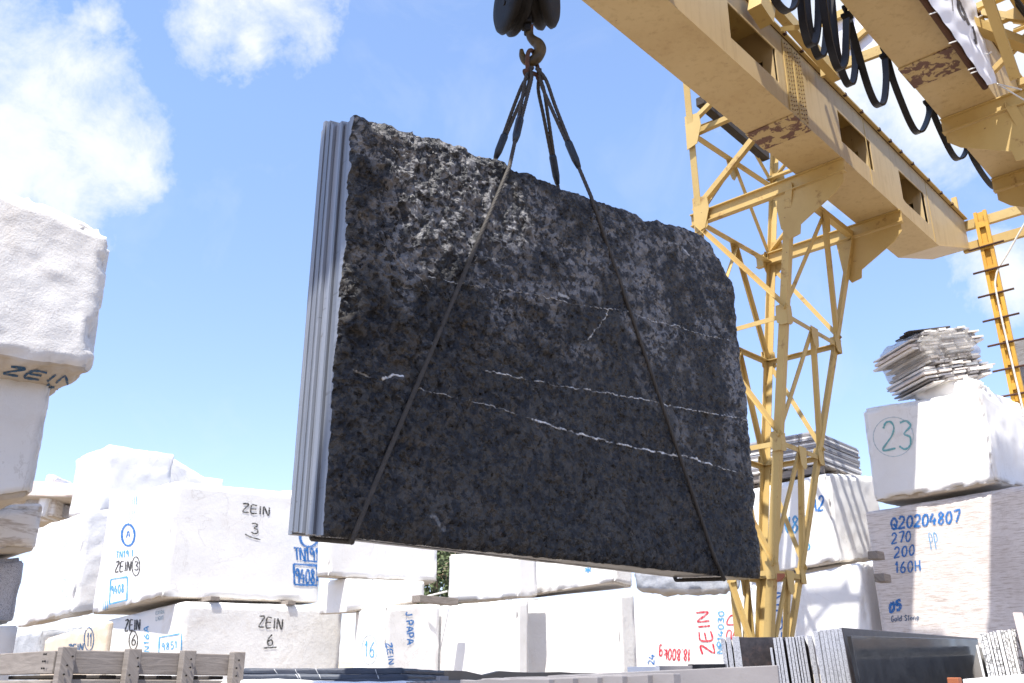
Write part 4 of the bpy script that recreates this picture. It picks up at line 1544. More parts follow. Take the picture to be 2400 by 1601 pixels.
# ======== left middle stacks
YW = 12.2
W3 = block('wide white block marked ZEIN 6 with brown pits, lower layer behind the pallet', (424, 1409, None), (246, 1453, None), (800, 1421, None), Y=YW, mat='pitted', rnd=.025, seed=11, step=.07)
W1 = block('large white block marked ZEIN 3 and TN191, upper layer at left', (396, 1128, 1399), (236, 1166, 1440), (754, 1162, 1412), Y=YW, az=46, mat='white', rnd=.02, seed=12, step=.07)
W0 = block('white block with a broken left edge, left of the ZEIN 3 block', (182, 1196, 1440), (58, 1240, 1474), (262, 1192, 1430), Y=YW + 2.2, mat='white2', rnd=.05, rough=.02, seed=13, big=.04, step=.07)
W2 = block('white block with a broad top standing highest behind the ZEIN 3 block', (240, 1043, 1206), (167, 1078, 1216), (400, 1066, 1190), Y=YW + 3.4, mat='white', rnd=.04, rough=.010, big=.05, seed=14, crack=.008, step=.07)
block('white shoulder block sloping down to the right behind the ZEIN 3 block', (385, 1066, 1190), (372, 1066, 1190), (484, 1124, 1190), Y=YW + 4.6, mat='white', rnd=.04, rough=.01, big=.03, seed=19)
block('small white block end peeking out right of the sloping shoulder block', (500, 1122, 1180), (470, 1118, 1180), (520, 1124, 1180), Y=YW + 3, mat='white', seed=15)
block('white block top just visible left of the hanging slabs, behind the ZEIN 3 block', (660, 1150, 1260), (620, 1158, 1260), (760, 1146, 1260), Y=YW + 3, mat='white', seed=16)
W4 = block('orange stained block marked 11, lower layer behind the wooden pallet', (246, 1456, None), (86, 1500, None), (262, 1456, None), Y=YW + .35, mat='orange', rnd=.07, seed=17)
block('greyish block with dark top in shade low behind the left pallet end', (92, 1478, None), (30, 1492, None), (190, 1470, None), Y=YW + 1.6, mat='greyrock', seed=18)
for (x, y, yy), lab in zip(((500, 1401, YW - .1), (680, 1411, YW + .9)), ('small wood spacer under the middle of the ZEIN 3 block', 'small wood spacer under the right end of the ZEIN 3 block')):
    r_ = rayv(x, y + 16).normalized()
    h_ = BVH[W3.name].ray_cast(ORG, r_)[0]
    p = Vector((h_.x, h_.y, zrow(h_, y + 2)))
    s = plank('wood_spacer', p - VX * .03, p + VX * .5, .13, .055, M['wood'])
    tag(s, lab, 'spacer', 'wood spacers between the stone blocks')
# rubble heap beyond
rub = [AY(x, y, 17) for x, y in ((85, 1180), (165, 1150))]
for i, (x, y, w_, h_, rz, rx, m_, lab) in enumerate(((128, 1156, 2.2, .26, .5, .04, 'pink', 'long pinkish slab lying on top of the rubble heap'), (126, 1170, .16, .78, .5, .12, 'white', 'upright white offcut in the rubble heap'),
                                                     (142, 1180, .12, .6, .5, -.06, 'cream', 'upright beige offcut beside the white one in the rubble heap'), (112, 1190, .5, .3, .2, .5, 'granite', 'dark tilted offcut low in the rubble heap'),
                                                     (156, 1164, .6, .25, .7, -.2, 'greyrock', 'grey offcut at the right of the rubble heap'), (138, 1196, .9, .25, .5, .3, 'granite', 'dark lower offcut behind the white rubble'), (120, 1200, 2.4, .5, .5, 0., 'cream', 'pale base slab under the rubble heap'))):
    c = AY(x, y, 17 + i * .12)
    m4 = Matrix.Rotation(rx, 3, 'Y')
    a, bb, cc = m4 @ Vector((w_ / 2, 0, 0)), Vector((0, .35, 0)), m4 @ Vector((0, 0, h_ / 2))
    c8 = [c - a - bb - cc, c + a - bb - cc, c + a + bb - cc, c - a + bb - cc, c - a - bb + cc, c + a - bb + cc, c + a + bb + cc, c - a + bb + cc]
    tag(rock('stone_offcut', c8, M[m_], rnd=.02, seed=80 + i, big=.02, chip=.02), lab, 'offcut', 'offcuts in the rubble heap')

# writing on the left stones
text(W1, 'ZEIN', (568, 1199), (631, 1209), (569, 1180), 'black', 1.6)
text(W1, '3', (588, 1250), (606, 1252), (588, 1226), 'black', 1.5)
project(W1, [[(574, 1252), (588, 1259), (610, 1265)]], 'black', 1.5)
oval(W1, 724, 1258, 21, 24, 'blue', 3)
text(W1, 'TN191', (690, 1312), (747, 1314), (688, 1284), 'blue', 2.2, .12)
project(W1, [[(708, 1314), (748, 1317)]], 'blue', 2)
boxed(W1, [(688, 1322), (743, 1326), (743, 1372), (690, 1370)], 'blue', 2.6)
text(W1, '9408', (692, 1366), (738, 1368), (692, 1333), 'blue', 2.2, .15)
oval(W1, 301, 1254, 15, 25, 'blue', 2.6)
text(W1, 'A', (296, 1260), (305, 1259), (297, 1245), 'blue', 1.4)
text(W1, 'TN19.1', (272, 1308), (312, 1304), (273, 1293), 'skyblue', 1.3)
text(W1, 'ZEIN', (270, 1340), (306, 1338), (272, 1317), 'black', 1.5)
oval(W1, 319, 1327, 9, 22, 'black', 1.3)
text(W1, '3', (315, 1336), (325, 1336), (315, 1316), 'black', 1.3)
boxed(W1, [(260, 1358), (299, 1352), (298, 1406), (257, 1416)], 'skyblue', 1.8)
text(W1, '9408', (261, 1394), (291, 1388), (261, 1374), 'skyblue', 1.3)
project(W1, [[(310 + 5 * k, 1160), (310 + 5 * k, 1183)] for k in range(3)] + [[(242 + 5 * k, 1408), (242 + 5 * k, 1430)] for k in range(3)], 'skyblue', .9)
text(W1, 'EXTRA', (297, 1208), (318, 1205), (297, 1198), 'pale', .8)
text(W1, 'LIGHT', (297, 1220), (317, 1217), (297, 1210), 'pale', .8)
text(W3, 'ZEIN', (293, 1478), (328, 1476), (294, 1454), 'black', 1.5)
oval(W3, 313, 1501, 10, 22, 'black', 1.3)
text(W3, '6', (308, 1512), (319, 1511), (309, 1488), 'black', 1.4)
text(W3, 'TN16A', (350, 1545), (349, 1468), (339, 1545), 'skyblue', 1.4)
boxed(W3, [(374, 1494), (425, 1485), (424, 1545), (372, 1550)], 'skyblue', 1.7)
text(W3, '9851', (379, 1525), (415, 1519), (379, 1508), 'skyblue', 1.3)
text(W3, 'EXTRA', (366, 1441), (385, 1438), (366, 1433), 'pale', .8)
text(W3, 'LIGHT', (366, 1455), (384, 1452), (366, 1446), 'pale', .8)
text(W3, 'ZEIN', (606, 1468), (661, 1476), (608, 1444), 'black', 1.6)
text(W3, '6', (625, 1513), (641, 1512), (625, 1488), 'black', 1.6)
project(W3, [[(618, 1519), (648, 1517)]], 'black', 1.5)
oval(W4, 209, 1498, 11, 27, 'navy', 1.3)
text(W4, '11', (204, 1514), (215, 1514), (205, 1484), 'navy', 1.2)
text(W4, 'ZEIN', (160, 1528), (195, 1524), (161, 1512), 'navy', 1.6)
text(W0, 'ZEIN', (157, 1400), (158, 1268), (147, 1400), 'pale', 1.0, 1.2)
text(W2, 'A2', (198, 1152), (218, 1146), (198, 1132), 'pale', .8)

# ======== middle row
block('white block in the upper layer right of the ZEIN 3 block, under the hanging slabs', (772, 1235, 1352), (744, 1240, 1354), (1026, 1262, 1364), Y=YW + .6, mat='white', rnd=.02, seed=21)
block('white block with a slanting shadow stripe, below the one under the hanging slabs', (812, 1356, 1436), (750, 1362, 1440), (995, 1362, 1408), Y=YW + .8, mat='white', rnd=.02, seed=22)
W8 = block('white block marked 16 and J. PAPA in the lower middle layer', (903, 1420, None), (829, 1432, None), (1030, 1414, None), Y=YW + .6, mat='white', rnd=.02, seed=23)
block('plain sunlit white block right of the J. PAPA block', (1212, 1406, None), (1024, 1420, None), (1240, 1404, None), Y=YW + .4, mat='white', rnd=.02, seed=24)
block('white block with a brown broken upper corner in the lower middle layer', (1452, 1388, None), (1218, 1406, None), (1490, 1386, None), Y=YW + 1.0, mat='white2', rnd=.024, seed=25)
block('white block with curved shadow on its side in the upper middle layer', (1212, 1290, 1401), (1050, 1300, 1413), (1260, 1292, 1399), Y=YW + 1.2, mat='white', rnd=.024, seed=26)
W13 = block('white block with a blue star mark below the right end of the hanging slabs', (1440, 1320, 1364), (1206, 1300, 1402), (1482, 1318, 1378), Y=YW + 1.0, mat='white', rnd=.02, seed=27)
block('rough grey marble block low behind the right end of the hanging slabs', (1700, 1330, 1388), (1482, 1336, 1384), (1740, 1330, 1384), Y=YW + 3.2, mat='greyrock', rnd=.08, rough=.05, big=.08, seed=28)
W15 = block('white block with red ZEIN and 18.800kg writing left of the crane leg', (1748, 1398, None), (1482, 1420, None), (1775, 1396, None), Y=YW + 2.0, mat='white', rnd=.024, seed=29)
block('narrow white block with blue arrow mark directly behind the crane leg', (1795, 1340, None), (1745, 1352, None), (1830, 1340, None), Y=YW + 3.6, mat='white', seed=30)
text(W8, '16', (855, 1538), (878, 1540), (856, 1503), 'skyblue', 1.4)
oval(W8, 866, 1522, 18, 34, 'pale', 1.2)
text(W8, 'ZEIN', (905, 1508), (911, 1558), (917, 1506), 'blue', 1.5)
text(W8, 'J.PAPA', (951, 1434), (954, 1511), (966, 1432), 'blue', 1.9, .2)
text(W13, '*', (1371, 1343), (1386, 1343), (1371, 1328), 'skyblue', 1.6)
text(W15, 'ZEIN', (1674, 1531), (1660, 1432), (1646, 1534), 'redink', 2.1)
text(W15, '18.800kg', (1618, 1522), (1545, 1521), (1617, 1548), 'redink', 1.6, .2)
text(W15, 'NR14030', (1694, 1531), (1697, 1432), (1681, 1531), 'skyblue', 1.5, .2)
text(W15, 'RD', (1724, 1500), (1726, 1440), (1704, 1500), 'redink', 1.6)
text(W15, '24', (1533, 1557), (1535, 1534), (1519, 1557), 'blue', 1.4)

# ======== right hand stacks behind the crane leg
W16 = block('white block marked with large blue ZEIN behind the lower crane leg', (2036, 1316, None), (1760, 1372, None), (2090, 1312, None), Y=13.0, mat='white', rnd=.08, seed=31, rough=.012)
W17 = block('white block with a fluted side and blue 80 mark under the pallet of grey tiles', (1952, 1108, 1318), (1752, 1150, 1352), (2066, 1116, 1306), Y=13.2, mat='white', rnd=.05, rough=.014, seed=32)
W21 = block('big striped travertine block with blue writing Q20204807 at the right edge', (2480, 1130, None), (2052, 1200, None), None, Y=11.15, lenU=1.8, z_floor=.9, mat='travertine', rnd=.035, rough=.006, big=.015, seed=33, chip=.02)
W18 = block('white block with circled 23 on the striped travertine block', (2318, 912, 1132), (2034, 958, 1178), (2460, 1000, 1160), Y=11.4, mat='white', rnd=.05, rough=.010, seed=34, big=.03, step=.05, chip=.09)
block('jagged white boulder lying on the block with circled 23', (2300, 893, 935), (2136, 880, 945), (2420, 960, 1010), Y=11.7, mat='white', rnd=.05, rough=.03, big=.08, seed=35, step=.05, chip=.12, crack=.04)
block('grey travertine block at the right edge behind the ladder post', (2480, 770, 960), (2369, 806, 960), None, Y=13.6, lenU=1.4, mat='travgrey', rnd=.02, rough=.006, big=.01, seed=36)
# dark gap fillers: lower rows that carry the stacks
text(W16, 'ZEIN', (1832, 1512), (1834, 1388), (1796, 1512), 'blue', 2.0, .25)
text(W17, 'N80', (1832, 1250), (1893, 1246), (1834, 1212), 'skyblue', 2.2)
text(W17, '16', (1876, 1290), (1900, 1286), (1874, 1266), 'skyblue', 2.0)
text(W17, 'A2', (1900, 1200), (1930, 1196), (1902, 1166), 'blue', 2.2)
text(W18, '23', (2068, 1056), (2138, 1052), (2068, 990), 'teal', 2.2, .2)
oval(W18, 2094, 1024, 47, 46, 'pale', .8)
text(W21, 'Q20204807', (2088, 1241), (2250, 1223), (2088, 1214), 'blue', 2.6, .2)
text(W21, '270', (2090, 1275), (2135, 1268), (2090, 1251), 'blue', 1.9)
text(W21, '200', (2096, 1308), (2144, 1300), (2096, 1284), 'blue', 1.9)
text(W21, '160H', (2099, 1343), (2158, 1338), (2098, 1318), 'blue', 1.9)
text(W21, 'PP', (2182, 1288), (2202, 1286), (2176, 1252), 'skyblue', 1.0)
text(W21, '05', (2085, 1436), (2112, 1428), (2085, 1414), 'blue', 3.4)
text(W21, 'Gold Stone', (2089, 1457), (2154, 1453), (2089, 1444), 'navy', 1.0, .25)

# ---- tiles on pallets and other loads on top of the blocks
pal = thing('tile_pallet', AY(1931, 1080, 13.7), 'wooden pallet of stacked grey stone strips on the fluted white block', 'pallet of tiles')
base = block('x', (1932, 1100, 1114), (1772, 1128, 1146), (2050, 1080, 1096), Y=13.4, mat='white')
BVH.pop(base.name)
Mb = [Vector(v.co) + Vector(base.location) for v in base.data.vertices]
bpy.data.objects.remove(base)
mc = AY(1925, 1095, 13.35)
uL, vL = 1.5, 1.75
zb = zrow(mc, 1098)
for k, (o0, o1) in enumerate(((0, .1), (.5, .6), (1.03, 1.13))):
    plank('pallet_bearer', Vector((mc.x, mc.y, zb)) + UX * (o0 + .06), Vector((mc.x, mc.y, zb)) + UX * (o0 * 1.3 + .06) + VX * vL, .1, .1, M['wood'], pal)
for k in range(9):
    plank('pallet_board', Vector((mc.x, mc.y, zb + .066)) + VX * (k * .205 + .05) - UX * .02, Vector((mc.x, mc.y, zb + .066)) + VX * (k * .205 + .05) + UX * 1.55, .12, .025, M['wood'], pal)
zt = zrow(mc, 1030) - zb - .08
nl = 15
for k in range(nl):
    h_ = .5 / nl
    ins = .0 if k < nl - 3 else .0
    o0 = Vector((mc.x, mc.y, zb + .082 + k * h_)) + UX * random.uniform(-.012, .012) + VX * random.uniform(.0, .03)
    mb = MB()
    for j in range(6):
        mb.box(o0 + VX * (j * vL / 6 + random.uniform(0, .012)), VX * (vL / 6 - .016), UX * (uL + random.uniform(-.02, .02)), ZX * (h_ - .006))
    mb.build('tile_layer', M[('white2', 'palegrey', 'saltpepper')[k % 3]], pal)
bun = thing('wrapped_tile_bundle', AY(2185, 900, 12.4), 'loose bundle of stone strips wrapped in torn plastic, highest on the right stack', 'stone bundle')
tc = AY(2187, 852, 12.3)
bu = (UX * .35 + Vector((.93, .1, 0))).normalized()
tilt = Matrix.Rotation(R(-13), 3, Vector((0, 1, 0)))
ux2, vx2 = tilt @ bu, tilt @ Vector((-bu.y, bu.x, 0))
zx2 = ux2.cross(vx2).normalized()
for k in range(18):
    mb = MB()
    wk = .50 + .12 * math.sin(k * .6) + random.uniform(-.05, .05)
    for j in range(5):
        a = -wk + j * wk * .4 + random.uniform(-.03, .03)
        mb.box(tc + ux2 * a - vx2 * random.uniform(.36, .45) + zx2 * (-.38 + k * .042), ux2 * (wk * .4 - random.uniform(.01, .05)), vx2 * random.uniform(.7, .85), zx2 * random.uniform(.018, .038))
    mb.build('tile_layer', M[('cream', 'palegrey', 'white2', 'travertine', 'greyrock')[k % 5]], bun)
c8 = []
for zc, wf in ((-.16, .50), (.33, .56)):
    for a, b_ in ((-1, -1), (1, -1), (1, 1), (-1, 1)):
        c8.append(tc + ux2 * a * wf + vx2 * b_ * .455 + zx2 * (zc + .04))
rock('plastic_wrap', c8, M['foil'], rnd=.1, rough=.05, big=.05, seed=71, parent=bun, step=.04, under=False)
for k in range(3):
    plank('top_strip', tc + zx2 * (.40 + .02 * k) - ux2 * (.55 - .1 * k) - vx2 * (.3 - .2 * k), tc + zx2 * (.40 + .03 * k) + ux2 * (.2 + .15 * k) - vx2 * (.3 - .2 * k), .1, .025, M['darkwood'], bun)
for x, y, Y_, lab in ((2047, 1301, 12.1, 'dark wood spacer at the lower corner of the fluted white block'), (2062, 1354, 11.9, 'short pale wood block wedged beside the travertine block')):
    c = AY(x, y, Y_)
    s = plank('wood_spacer', c - UX * .02, c + UX * .2, .13, .10, M['wood'])
    tag(s, lab, 'spacer', 'wood spacers between the stone blocks')

BVH[sheet.name] = BVHTree.FromPolygons(*sheet_bvh)
project(sheet, [[(2228, -20), (2231, 2), (2233, 26)], [(2238, -20), (2242, 0)]], 'ink', 1.0)
project(sheet, [[(2240, -20), (2250, 8), (2262, 38), (2271, 60)], [(2243, -10), (2248, 26), (2262, 48)], [(2252, 14), (2262, 36)]], 'ink', 2.4)
project(sheet, [[(2279, 62), (2285, 84), (2288, 104)], [(2283, 92), (2287, 103)]], 'ink', 2.0)
# ------------------------------------------------------------------ foreground: crate, slabs on racks
def fp(x, y, Y): return AY(x, y, Y)


# wooden crate frame, bottom left
cr = thing('wooden_crate', AY(130, 1600, 4.0) * 1.0, 'weathered wooden slatted crate frame in the lower left corner', 'crate')
kc = AY(131, 1522, 4.05)
zt = zrow(kc, 1521)
K = Vector((kc.x, kc.y, 0))
CU, CV = UX, VX
for row in range(3):
    zc = zt - .05 - row * .116
    plank('side_rail', K + ZX * zc + CU * .045, K + ZX * zc + CU * .86, .028, .095, M['wood'], cr)
    plank('side_rail', K + ZX * (zc - .002) + CV * .0 + CU * .012, K + ZX * (zc - .002) + CV * 1.6, .028, .092, M['wood'], cr)
for s in (.03, .315, .575, .83):
    plank('upright_post', K + CU * s - CV * .042 + ZX * (zt + .008), K + CU * s - CV * .042 + ZX * (zt - .6), .062, .045, M['wood'], cr, up=VX)
for row in range(3):
    plank('slat', K + ZX * (zt - .145 - row * .06) + CV * .09 + CU * .03, K + ZX * (zt - .145 - row * .06) + CV * 1.6 + CU * .03, .09, .02, M['wood'], cr)
for k in range(6):
    plank('inner_block', K + ZX * (zt - .108) + CU * (.12 + k * .13) + CV * .02, K + ZX * (zt - .108) + CU * (.12 + k * .13) + CV * .7, .07, .016, M['darkwood'], cr)
mb = MB()
for s in (.03, .315, .575, .83):
    for k in range(3):
        c = K + CU * (s + random.uniform(-.02, .02)) - CV * .068 + ZX * (zt - .03 - k * .035)
        mb.tube([c, c - CV * .004], .004, 6)
for k in range(6):
    c = K + CV * (.05 + .02 * (k % 2)) - CU * .015 + ZX * (zt - .02 - .028 * (k // 2))
    mb.tube([c, c - CU * .004], .004, 6)
mb.build('nail_heads', M['iron'], cr)


def slab(p, along, lean, length, height, th, mat, label, group, z0=None, name='stone_slab', cat='stone slab', notch=False, jag=.004):
    """upright slab: p = top corner nearest the camera, along = direction of its top edge, lean = horizontal offset of its foot"""
    p = Vector(p)
    al = Vector(along).normalized()
    nr = Vector((-al.y, al.x, 0))
    dn = (Vector(lean) - ZX * height)
    n = max(6, int(length / .12))
    top = [p + al * (length * i / n) + ZX * (random.uniform(-jag, jag) if 0 < i < n else 0) for i in range(n + 1)]
    if notch:
        top[2] = top[2] - ZX * .02
    poly = top + [p + al * length + dn, p + dn]
    o = MB().prism(poly, nr * th).build(name, M[mat], bevel=.003)
    tag(o, label, cat, group)
    return o


H0 = 1.4
# low pile of blue grey slabs, bottom centre-left
for i, (x0, x1, y, m_, Y_, lab) in enumerate(((566, 944, 1566, 'slate', 5.2, 'blue-grey slab with white veins, top of the low pile right of the crate'), (552, 952, 1580, 'slate', 5.15, 'blue-grey veined slab, second in the low pile right of the crate'), (548, 955, 1592, 'slate', 5.1, 'blue-grey veined slab, third in the low pile right of the crate'))):
    a, b_ = AY(x0, y, Y_), AY(x1, y, Y_)
    z = a.z
    c8 = []
    for zz_ in (z - .036, z):
        for P in (Vector((a.x, a.y, 0)), Vector((b_.x, b_.y, 0)), Vector((b_.x + .2, b_.y + .9, 0)), Vector((a.x + .2, a.y + .9, 0))):
            c8.append(P + ZX * zz_)
    o = rock('stone_slab', c8, M[m_], rnd=.012, rough=.006, big=.008, seed=40 + i, step=.04, chip=.012)
    tag(o, lab, 'stone slab', 'low pile of blue-grey slabs')
    if i < 2:
        project(o, [[(640 + 40 * i, 1566), (660 + 40 * i, 1590)], [(690, 1567), (706, 1592)], [(740, 1568), (752, 1590)], [(880, 1570), (890, 1596)]], 'chalk', 1.0, 'white_vein')
for i, (x0, x1, y, Y_, lab) in enumerate(((420, 700, 1594, 4.6, 'white slab edge in front of the blue-grey pile, left piece'), (690, 1010, 1597, 4.6, 'white slab edge in front of the blue-grey pile, right piece'))):
    a, b_ = AY(x0, y, Y_), AY(x1, y, Y_)
    c8 = []
    for zz_ in (a.z - .25, a.z):
        for P in (Vector((a.x, a.y, 0)), Vector((b_.x, b_.y, 0)), Vector((b_.x + .1, b_.y + .3, 0)), Vector((a.x + .1, a.y + .3, 0))):
            c8.append(P + ZX * zz_)
    tag(rock('stone_slab', c8, M['white'], rnd=.03, rough=.012, big=.015, seed=50 + i, step=.04, chip=.02), lab, 'stone slab', 'white slabs along the bottom of the picture')
# beige and grey slabs, bottom centre
slab(AY(1051, 1571, 4.7), UX, (0, 0, 0), 2.4, H0, .03, 'beige', 'upright beige slab with a notched top edge at the bottom centre', 'upright slabs at the bottom', notch=True)
slab(AY(1031, 1585, 4.66), UX, (0, 0, 0), 1.2, H0, .028, 'palegrey', 'short grey slab with a brown chip left of the notched beige slab', 'upright slabs at the bottom')
for i in range(5):
    slab(AY(960 + 15 * i, 1598 - .6 * i, 4.6), UX, (0, 0, 0), 1.0, H0, .026, 'palegrey', ['first', 'second', 'third', 'fourth', 'fifth'][i] + ' thin grey slab edge from the left in the row below the notched slab', 'thin grey slab edges at the bottom centre')
a, b_ = AY(1078, 1593, 4.2), AY(1822, 1559, 3.7)
al = Vector((b_.x - a.x, b_.y - a.y, 0))
L_ = al.length
al.normalize()
for i in range(6):
    q = a.lerp(b_, i * .075)
    slab((q.x, q.y, q.z), -VX, (0, 0, 0), .5, H0, .05, 'palegrey', ['first', 'second', 'third', 'fourth', 'fifth', 'sixth'][i] + ' pale slab end from the left beside the long grey slab', 'pale slab ends along the bottom')
q = a.lerp(b_, .36)
o = MB().prism([q, b_, b_ - ZX * H0, q - ZX * H0], al.cross(ZX).normalized() * -.035).build('stone_slab', M['palegrey'], bevel=.003)
tag(o, 'long smooth pale grey slab face across the bottom centre', 'stone slab', 'upright slabs at the bottom')
for i, (x0, x1, y, m_, lab) in enumerate(((1470, 1545, 1563, 'white', 'white slab end with blue strip beside the dark panels'), (1536, 1622, 1561, 'palegrey', 'plain grey panel end between white and black panels'), (1612, 1700, 1557, 'polished', 'shiny black panel left of the speckled granite slabs'))):
    p, q = AY(x0, y, 5.2 + .1 * i), AY(x1, y - 1, 5.3 + .1 * i)
    o = MB().prism([p, q, q - ZX * H0, p - ZX * H0], Vector((.02, .05, 0))).build('stone_slab', M[m_], bevel=.003)
    tag(o, lab, 'stone slab', 'upright slabs at the bottom')

# speckled granite slabs standing on edge: thin ends face the camera
ES = []
x = 1689
for wd, y, gapw in ((12, 1494, 3), (14, 1492, 3), (20, 1491, 0)):
    ES.append((x, wd, y, 5.6))
    x += wd + gapw
ENDW = []
ORD = ['first', 'second', 'third', 'fourth', 'fifth', 'sixth', 'seventh', 'eighth', 'ninth', 'tenth', 'eleventh', 'twelfth', 'thirteenth', 'fourteenth', 'fifteenth', 'sixteenth', 'seventeenth', 'eighteenth', 'nineteenth', 'twentieth']


def granite_row(spec, Y, who, group, foot):
    """spec: (x_left, x_right, y_top) in the photo; slab ends seen edge on, leaning a little"""
    for i, (xa, xb, y) in enumerate(spec):
        p, q = AY(xa, y, Y), AY(xb, y, Y)
        w_ = (q - p).length
        d = Vector((.25, 1, 0)).normalized() if foot is None else foot
        s = (q - p).normalized()
        ln = Vector((.012, -.006, 0)) * (1 + i * .03)
        poly = [p, q, q - ZX * H0 + ln * 5.2, p - ZX * H0 + ln * 5.2]
        o = MB().prism(poly, d * 1.5).build('granite_slab', M['saltpepper'], bevel=.002)
        o.data.materials.append(M['darkgranite'])
        for pg in o.data.polygons:         # broad polished faces are dark
            if abs(pg.normal.dot(s)) > .8 and pg.area > .3: pg.material_index = 1
        tag(o, '%s speckled granite edge from the left, %s' % (ORD[i], who), 'granite slab', group)


granite_row([(1689, 1699, 1496), (1701, 1712, 1493), (1715, 1732, 1492)], 5.7, 'left group of the dark stack', 'granite slabs standing on edge, left group', Vector((.235, 1, 0)).normalized())
o = slab(AY(1733, 1493, 5.72), (1, .12, 0), (.06, -.05, 0), .36, H0, .03, 'darkgranite', 'dark speckled granite face between the left and middle slab edges', 'granite slabs on edge, dark faces')
granite_row([(1804, 1810, 1518)] + [(1811 + a, 1811 + b, y) for a, b, y in ((0, 7, 1495), (8, 15, 1494), (16, 23, 1494), (29, 35, 1494), (36, 43, 1493), (44, 50, 1493), (52, 57, 1492), (58, 64, 1491), (65, 72, 1490), (80, 91, 1489))], 5.3, 'middle group of the dark stack', 'granite slabs standing on edge, middle group', Vector((.32, 1, 0)).normalized())
granite_row([(1906, 1917, 1480), (1919, 1927, 1477), (1928, 1936, 1476), (1937, 1945, 1475), (1946, 1953, 1474), (1954, 1962, 1474), (1963, 1972, 1473)], 5.15, 'right group of the dark stack', 'granite slabs standing on edge, right group', Vector((.75, 1, 0)).normalized())
p = AY(1974, 1471, 5.15)
q = AY(2292, 1500, 6.9)
q.z = zrow(q, 1496)
o = MB().prism([p, q, q - ZX * H0, p - ZX * H0 + Vector((.10, -.04, 0))], Vector((-.01, .03, 0))).build('granite_slab', M['darkgranite'], bevel=.003)
tag(o, 'large dark granite slab face behind the glossy polished slab', 'granite slab', 'granite slabs on edge, dark faces')
p = AY(1994, 1490, 4.75)
q = AY(2292, 1497, 6.3)
q.z = zrow(q, 1499)
o = MB().prism([p, q, q - ZX * H0, p - ZX * H0 + Vector((.10, -.04, 0))], Vector((-.012, .028, 0))).build('granite_slab', M['polished'], bevel=.003)
tag(o, 'glossy polished dark slab reflecting its surroundings at lower right', 'granite slab', 'granite slabs on edge, dark faces')
# orange rack post and white veined slabs, bottom right corner
c = AY(2236, 1588, 4.5)
rk = MB().bar(c, c - ZX * 1.3, .05, .05, UX).build('rack_post', M['red'], bevel=.004)
tag(rk, 'short orange steel rack post end in front of the polished slab', 'rack post')
xs = [(2287, 2292, 1512), (2293, 2299, 1484), (2300, 2310, 1483), (2312, 2317, 1484), (2319, 2326, 1482), (2327, 2333, 1480), (2335, 2343, 1478), (2345, 2352, 1477), (2353, 2360, 1478), (2361, 2368, 1476), (2369, 2374, 1474), (2375, 2382, 1476)]
for i, (xa, xb, y) in enumerate(xs):
    p, q = AY(xa, y, 5.0), AY(xb, y, 5.0)
    ln = Vector((.014, -.006, 0)) * 5
    o = MB().prism([p, q, q - ZX * H0 + ln, p - ZX * H0 + ln], Vector((.66, 1.25, 0))).build('marble_slab', M['veined'] if i % 3 else M['white'], bevel=.002)
    tag(o, '%s white marble slab edge from the left at the lower right corner' % ORD[i], 'marble slab', 'white marble slabs on edge at the lower right')
p = AY(2373, 1436, 4.9)
o = MB().prism([p, p + Vector((.05, 0, 0)), p + Vector((.05, 0, 0)) - ZX * H0 + Vector((.08, -.03, 0)), p - ZX * H0 + Vector((.08, -.03, 0))], Vector((.7, 1.25, 0))).build('marble_slab', M['pink'], bevel=.003)
tag(o, 'tall pinkish slab edge at the far right, beside the white slab edges', 'marble slab', 'white marble slabs on edge at the lower right')
p, q = AY(2256, 1592, 4.0), AY(2430, 1578, 3.8)
o = MB().prism([p, q, q - ZX * H0, p - ZX * H0], Vector((.02, .035, 0))).build('marble_slab', M['white'], bevel=.004)
tag(o, 'white slab with a bright top edge in the lower right corner', 'marble slab', 'white marble slabs on edge at the lower right')

# ------------------------------------------------------------------ far background through the gaps
hv = MB()
n = 40
for i in range(n + 1):
    for j in range(9):
        x = -160 + 320 * i / n
        t = j / 8
        z = (4.5 + 3.0 * math.sin(i * .9) * math.sin(i * .37 + 1)) * math.sin(math.pi * min(1, t * 1.0) / 1.0 * .5) if j else -.5
        hv.v.append(Vector((x, 120 + 60 * t, z)))
for i in range(n):
    for j in range(8):
        a = i * 9 + j
        hv.f.append([a, a + 9, a + 10, a + 1])
hill = hv.build('hill', stone('quarry_hillside', (.45, .38, .28), (.36, .31, .22), (.12, .14, .06), .7, .2, .4), smooth=True)
tag(hill, 'low tan quarry hillside far behind the stone stacks', 'hill', kind='structure')
hw_ = MB().box(AY(1022, 1345, 30), Vector((1.1, .3, 0)), Vector((-.6, 2, 0)), ZX * 1.8).build('retaining_wall', stone('ochre_wall', (.55, .44, .30), (.48, .38, .26)))
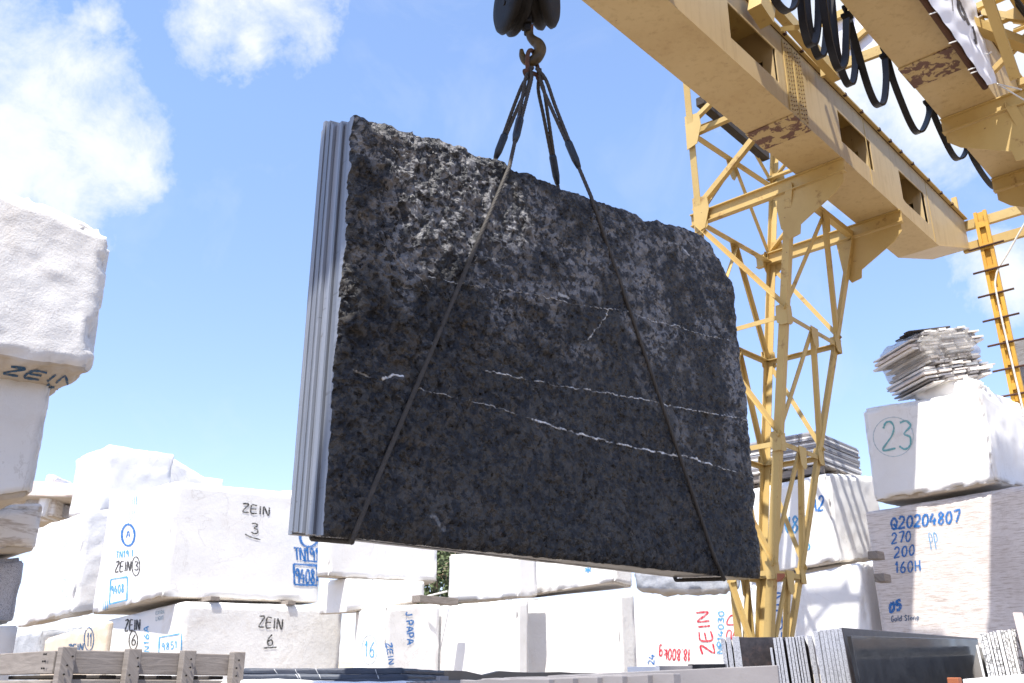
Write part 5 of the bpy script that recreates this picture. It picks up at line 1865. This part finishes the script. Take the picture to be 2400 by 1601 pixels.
tag(hw_, 'ochre wall far behind, seen in the gap below the hanging slabs', 'wall')


def leafmat():
    m, t, b = newmat('olive_leaves', .7, .2)
    oi = nd(t, 'ShaderNodeTexCoord').outputs['Object']
    col = mixc(t, ramp(t, noise(t, oi, 4, 3), [(.35, 0.0), (.65, 1.0)]), (.05, .075, .03), (.11, .13, .06))
    lk(t, col, b.inputs['Base Color'])
    return m


M['leaf'] = leafmat()
M['bark'] = plain('bark', (.12, .09, .06), .9)
for i, (x, Y_, h_, lab) in enumerate(((1020, 24, 6.4, 'green tree seen in the gap below the middle of the hanging slabs'), (1052, 27, 6.6, 'darker tree behind the first in the gap below the hanging slabs'))):
    c = AY(x, 1400, Y_)
    t = thing('tree', (c.x, c.y, 0), lab, 'tree', 'trees behind the stone stacks')
    MB().tube([(c.x, c.y, 0), (c.x + .05, c.y, h_ * .4), (c.x - .05, c.y, h_ * .7)], [.2, .15, .08], 8).build('trunk', M['bark'], t)
    mb = MB()
    rg = random.Random(i)
    for k in range(6000):
        th_, ph = rg.uniform(0, 6.28), math.acos(rg.uniform(-1, 1))
        r = rg.uniform(.35, 1) ** .5 * (.8 + .25 * math.sin(th_ * 3 + i) * math.sin(ph * 4))
        p = Vector((c.x + r * 1.9 * math.sin(ph) * math.cos(th_), c.y + r * 1.7 * math.sin(ph) * math.sin(th_), h_ * .72 + r * h_ * .38 * math.cos(ph)))
        a = Vector((rg.gauss(0, 1), rg.gauss(0, 1), rg.gauss(0, 1))).normalized() * .075
        b2 = a.orthogonal().normalized() * .035
        mb.add([p - a, p + b2, p + a, p - b2], [[0, 1, 2, 3]])
    mb.build('crown', M['leaf'], t)
st = MB().tube([AY(995, 1399, 13.2), AY(1048, 1386, 13.4)], .012, 6).build('rope', M['cord'])
tag(st, 'short slack line across the gap in front of the trees', 'rope')
sp = AY(1040, 1409, 12.9)
s = plank('wood_spacer', sp - UX * .5, sp + UX * .2, .16, .09, M['wood'])
tag(s, 'splintered wood spacer beside the gap with the trees', 'spacer', 'wood spacers between the stone blocks')
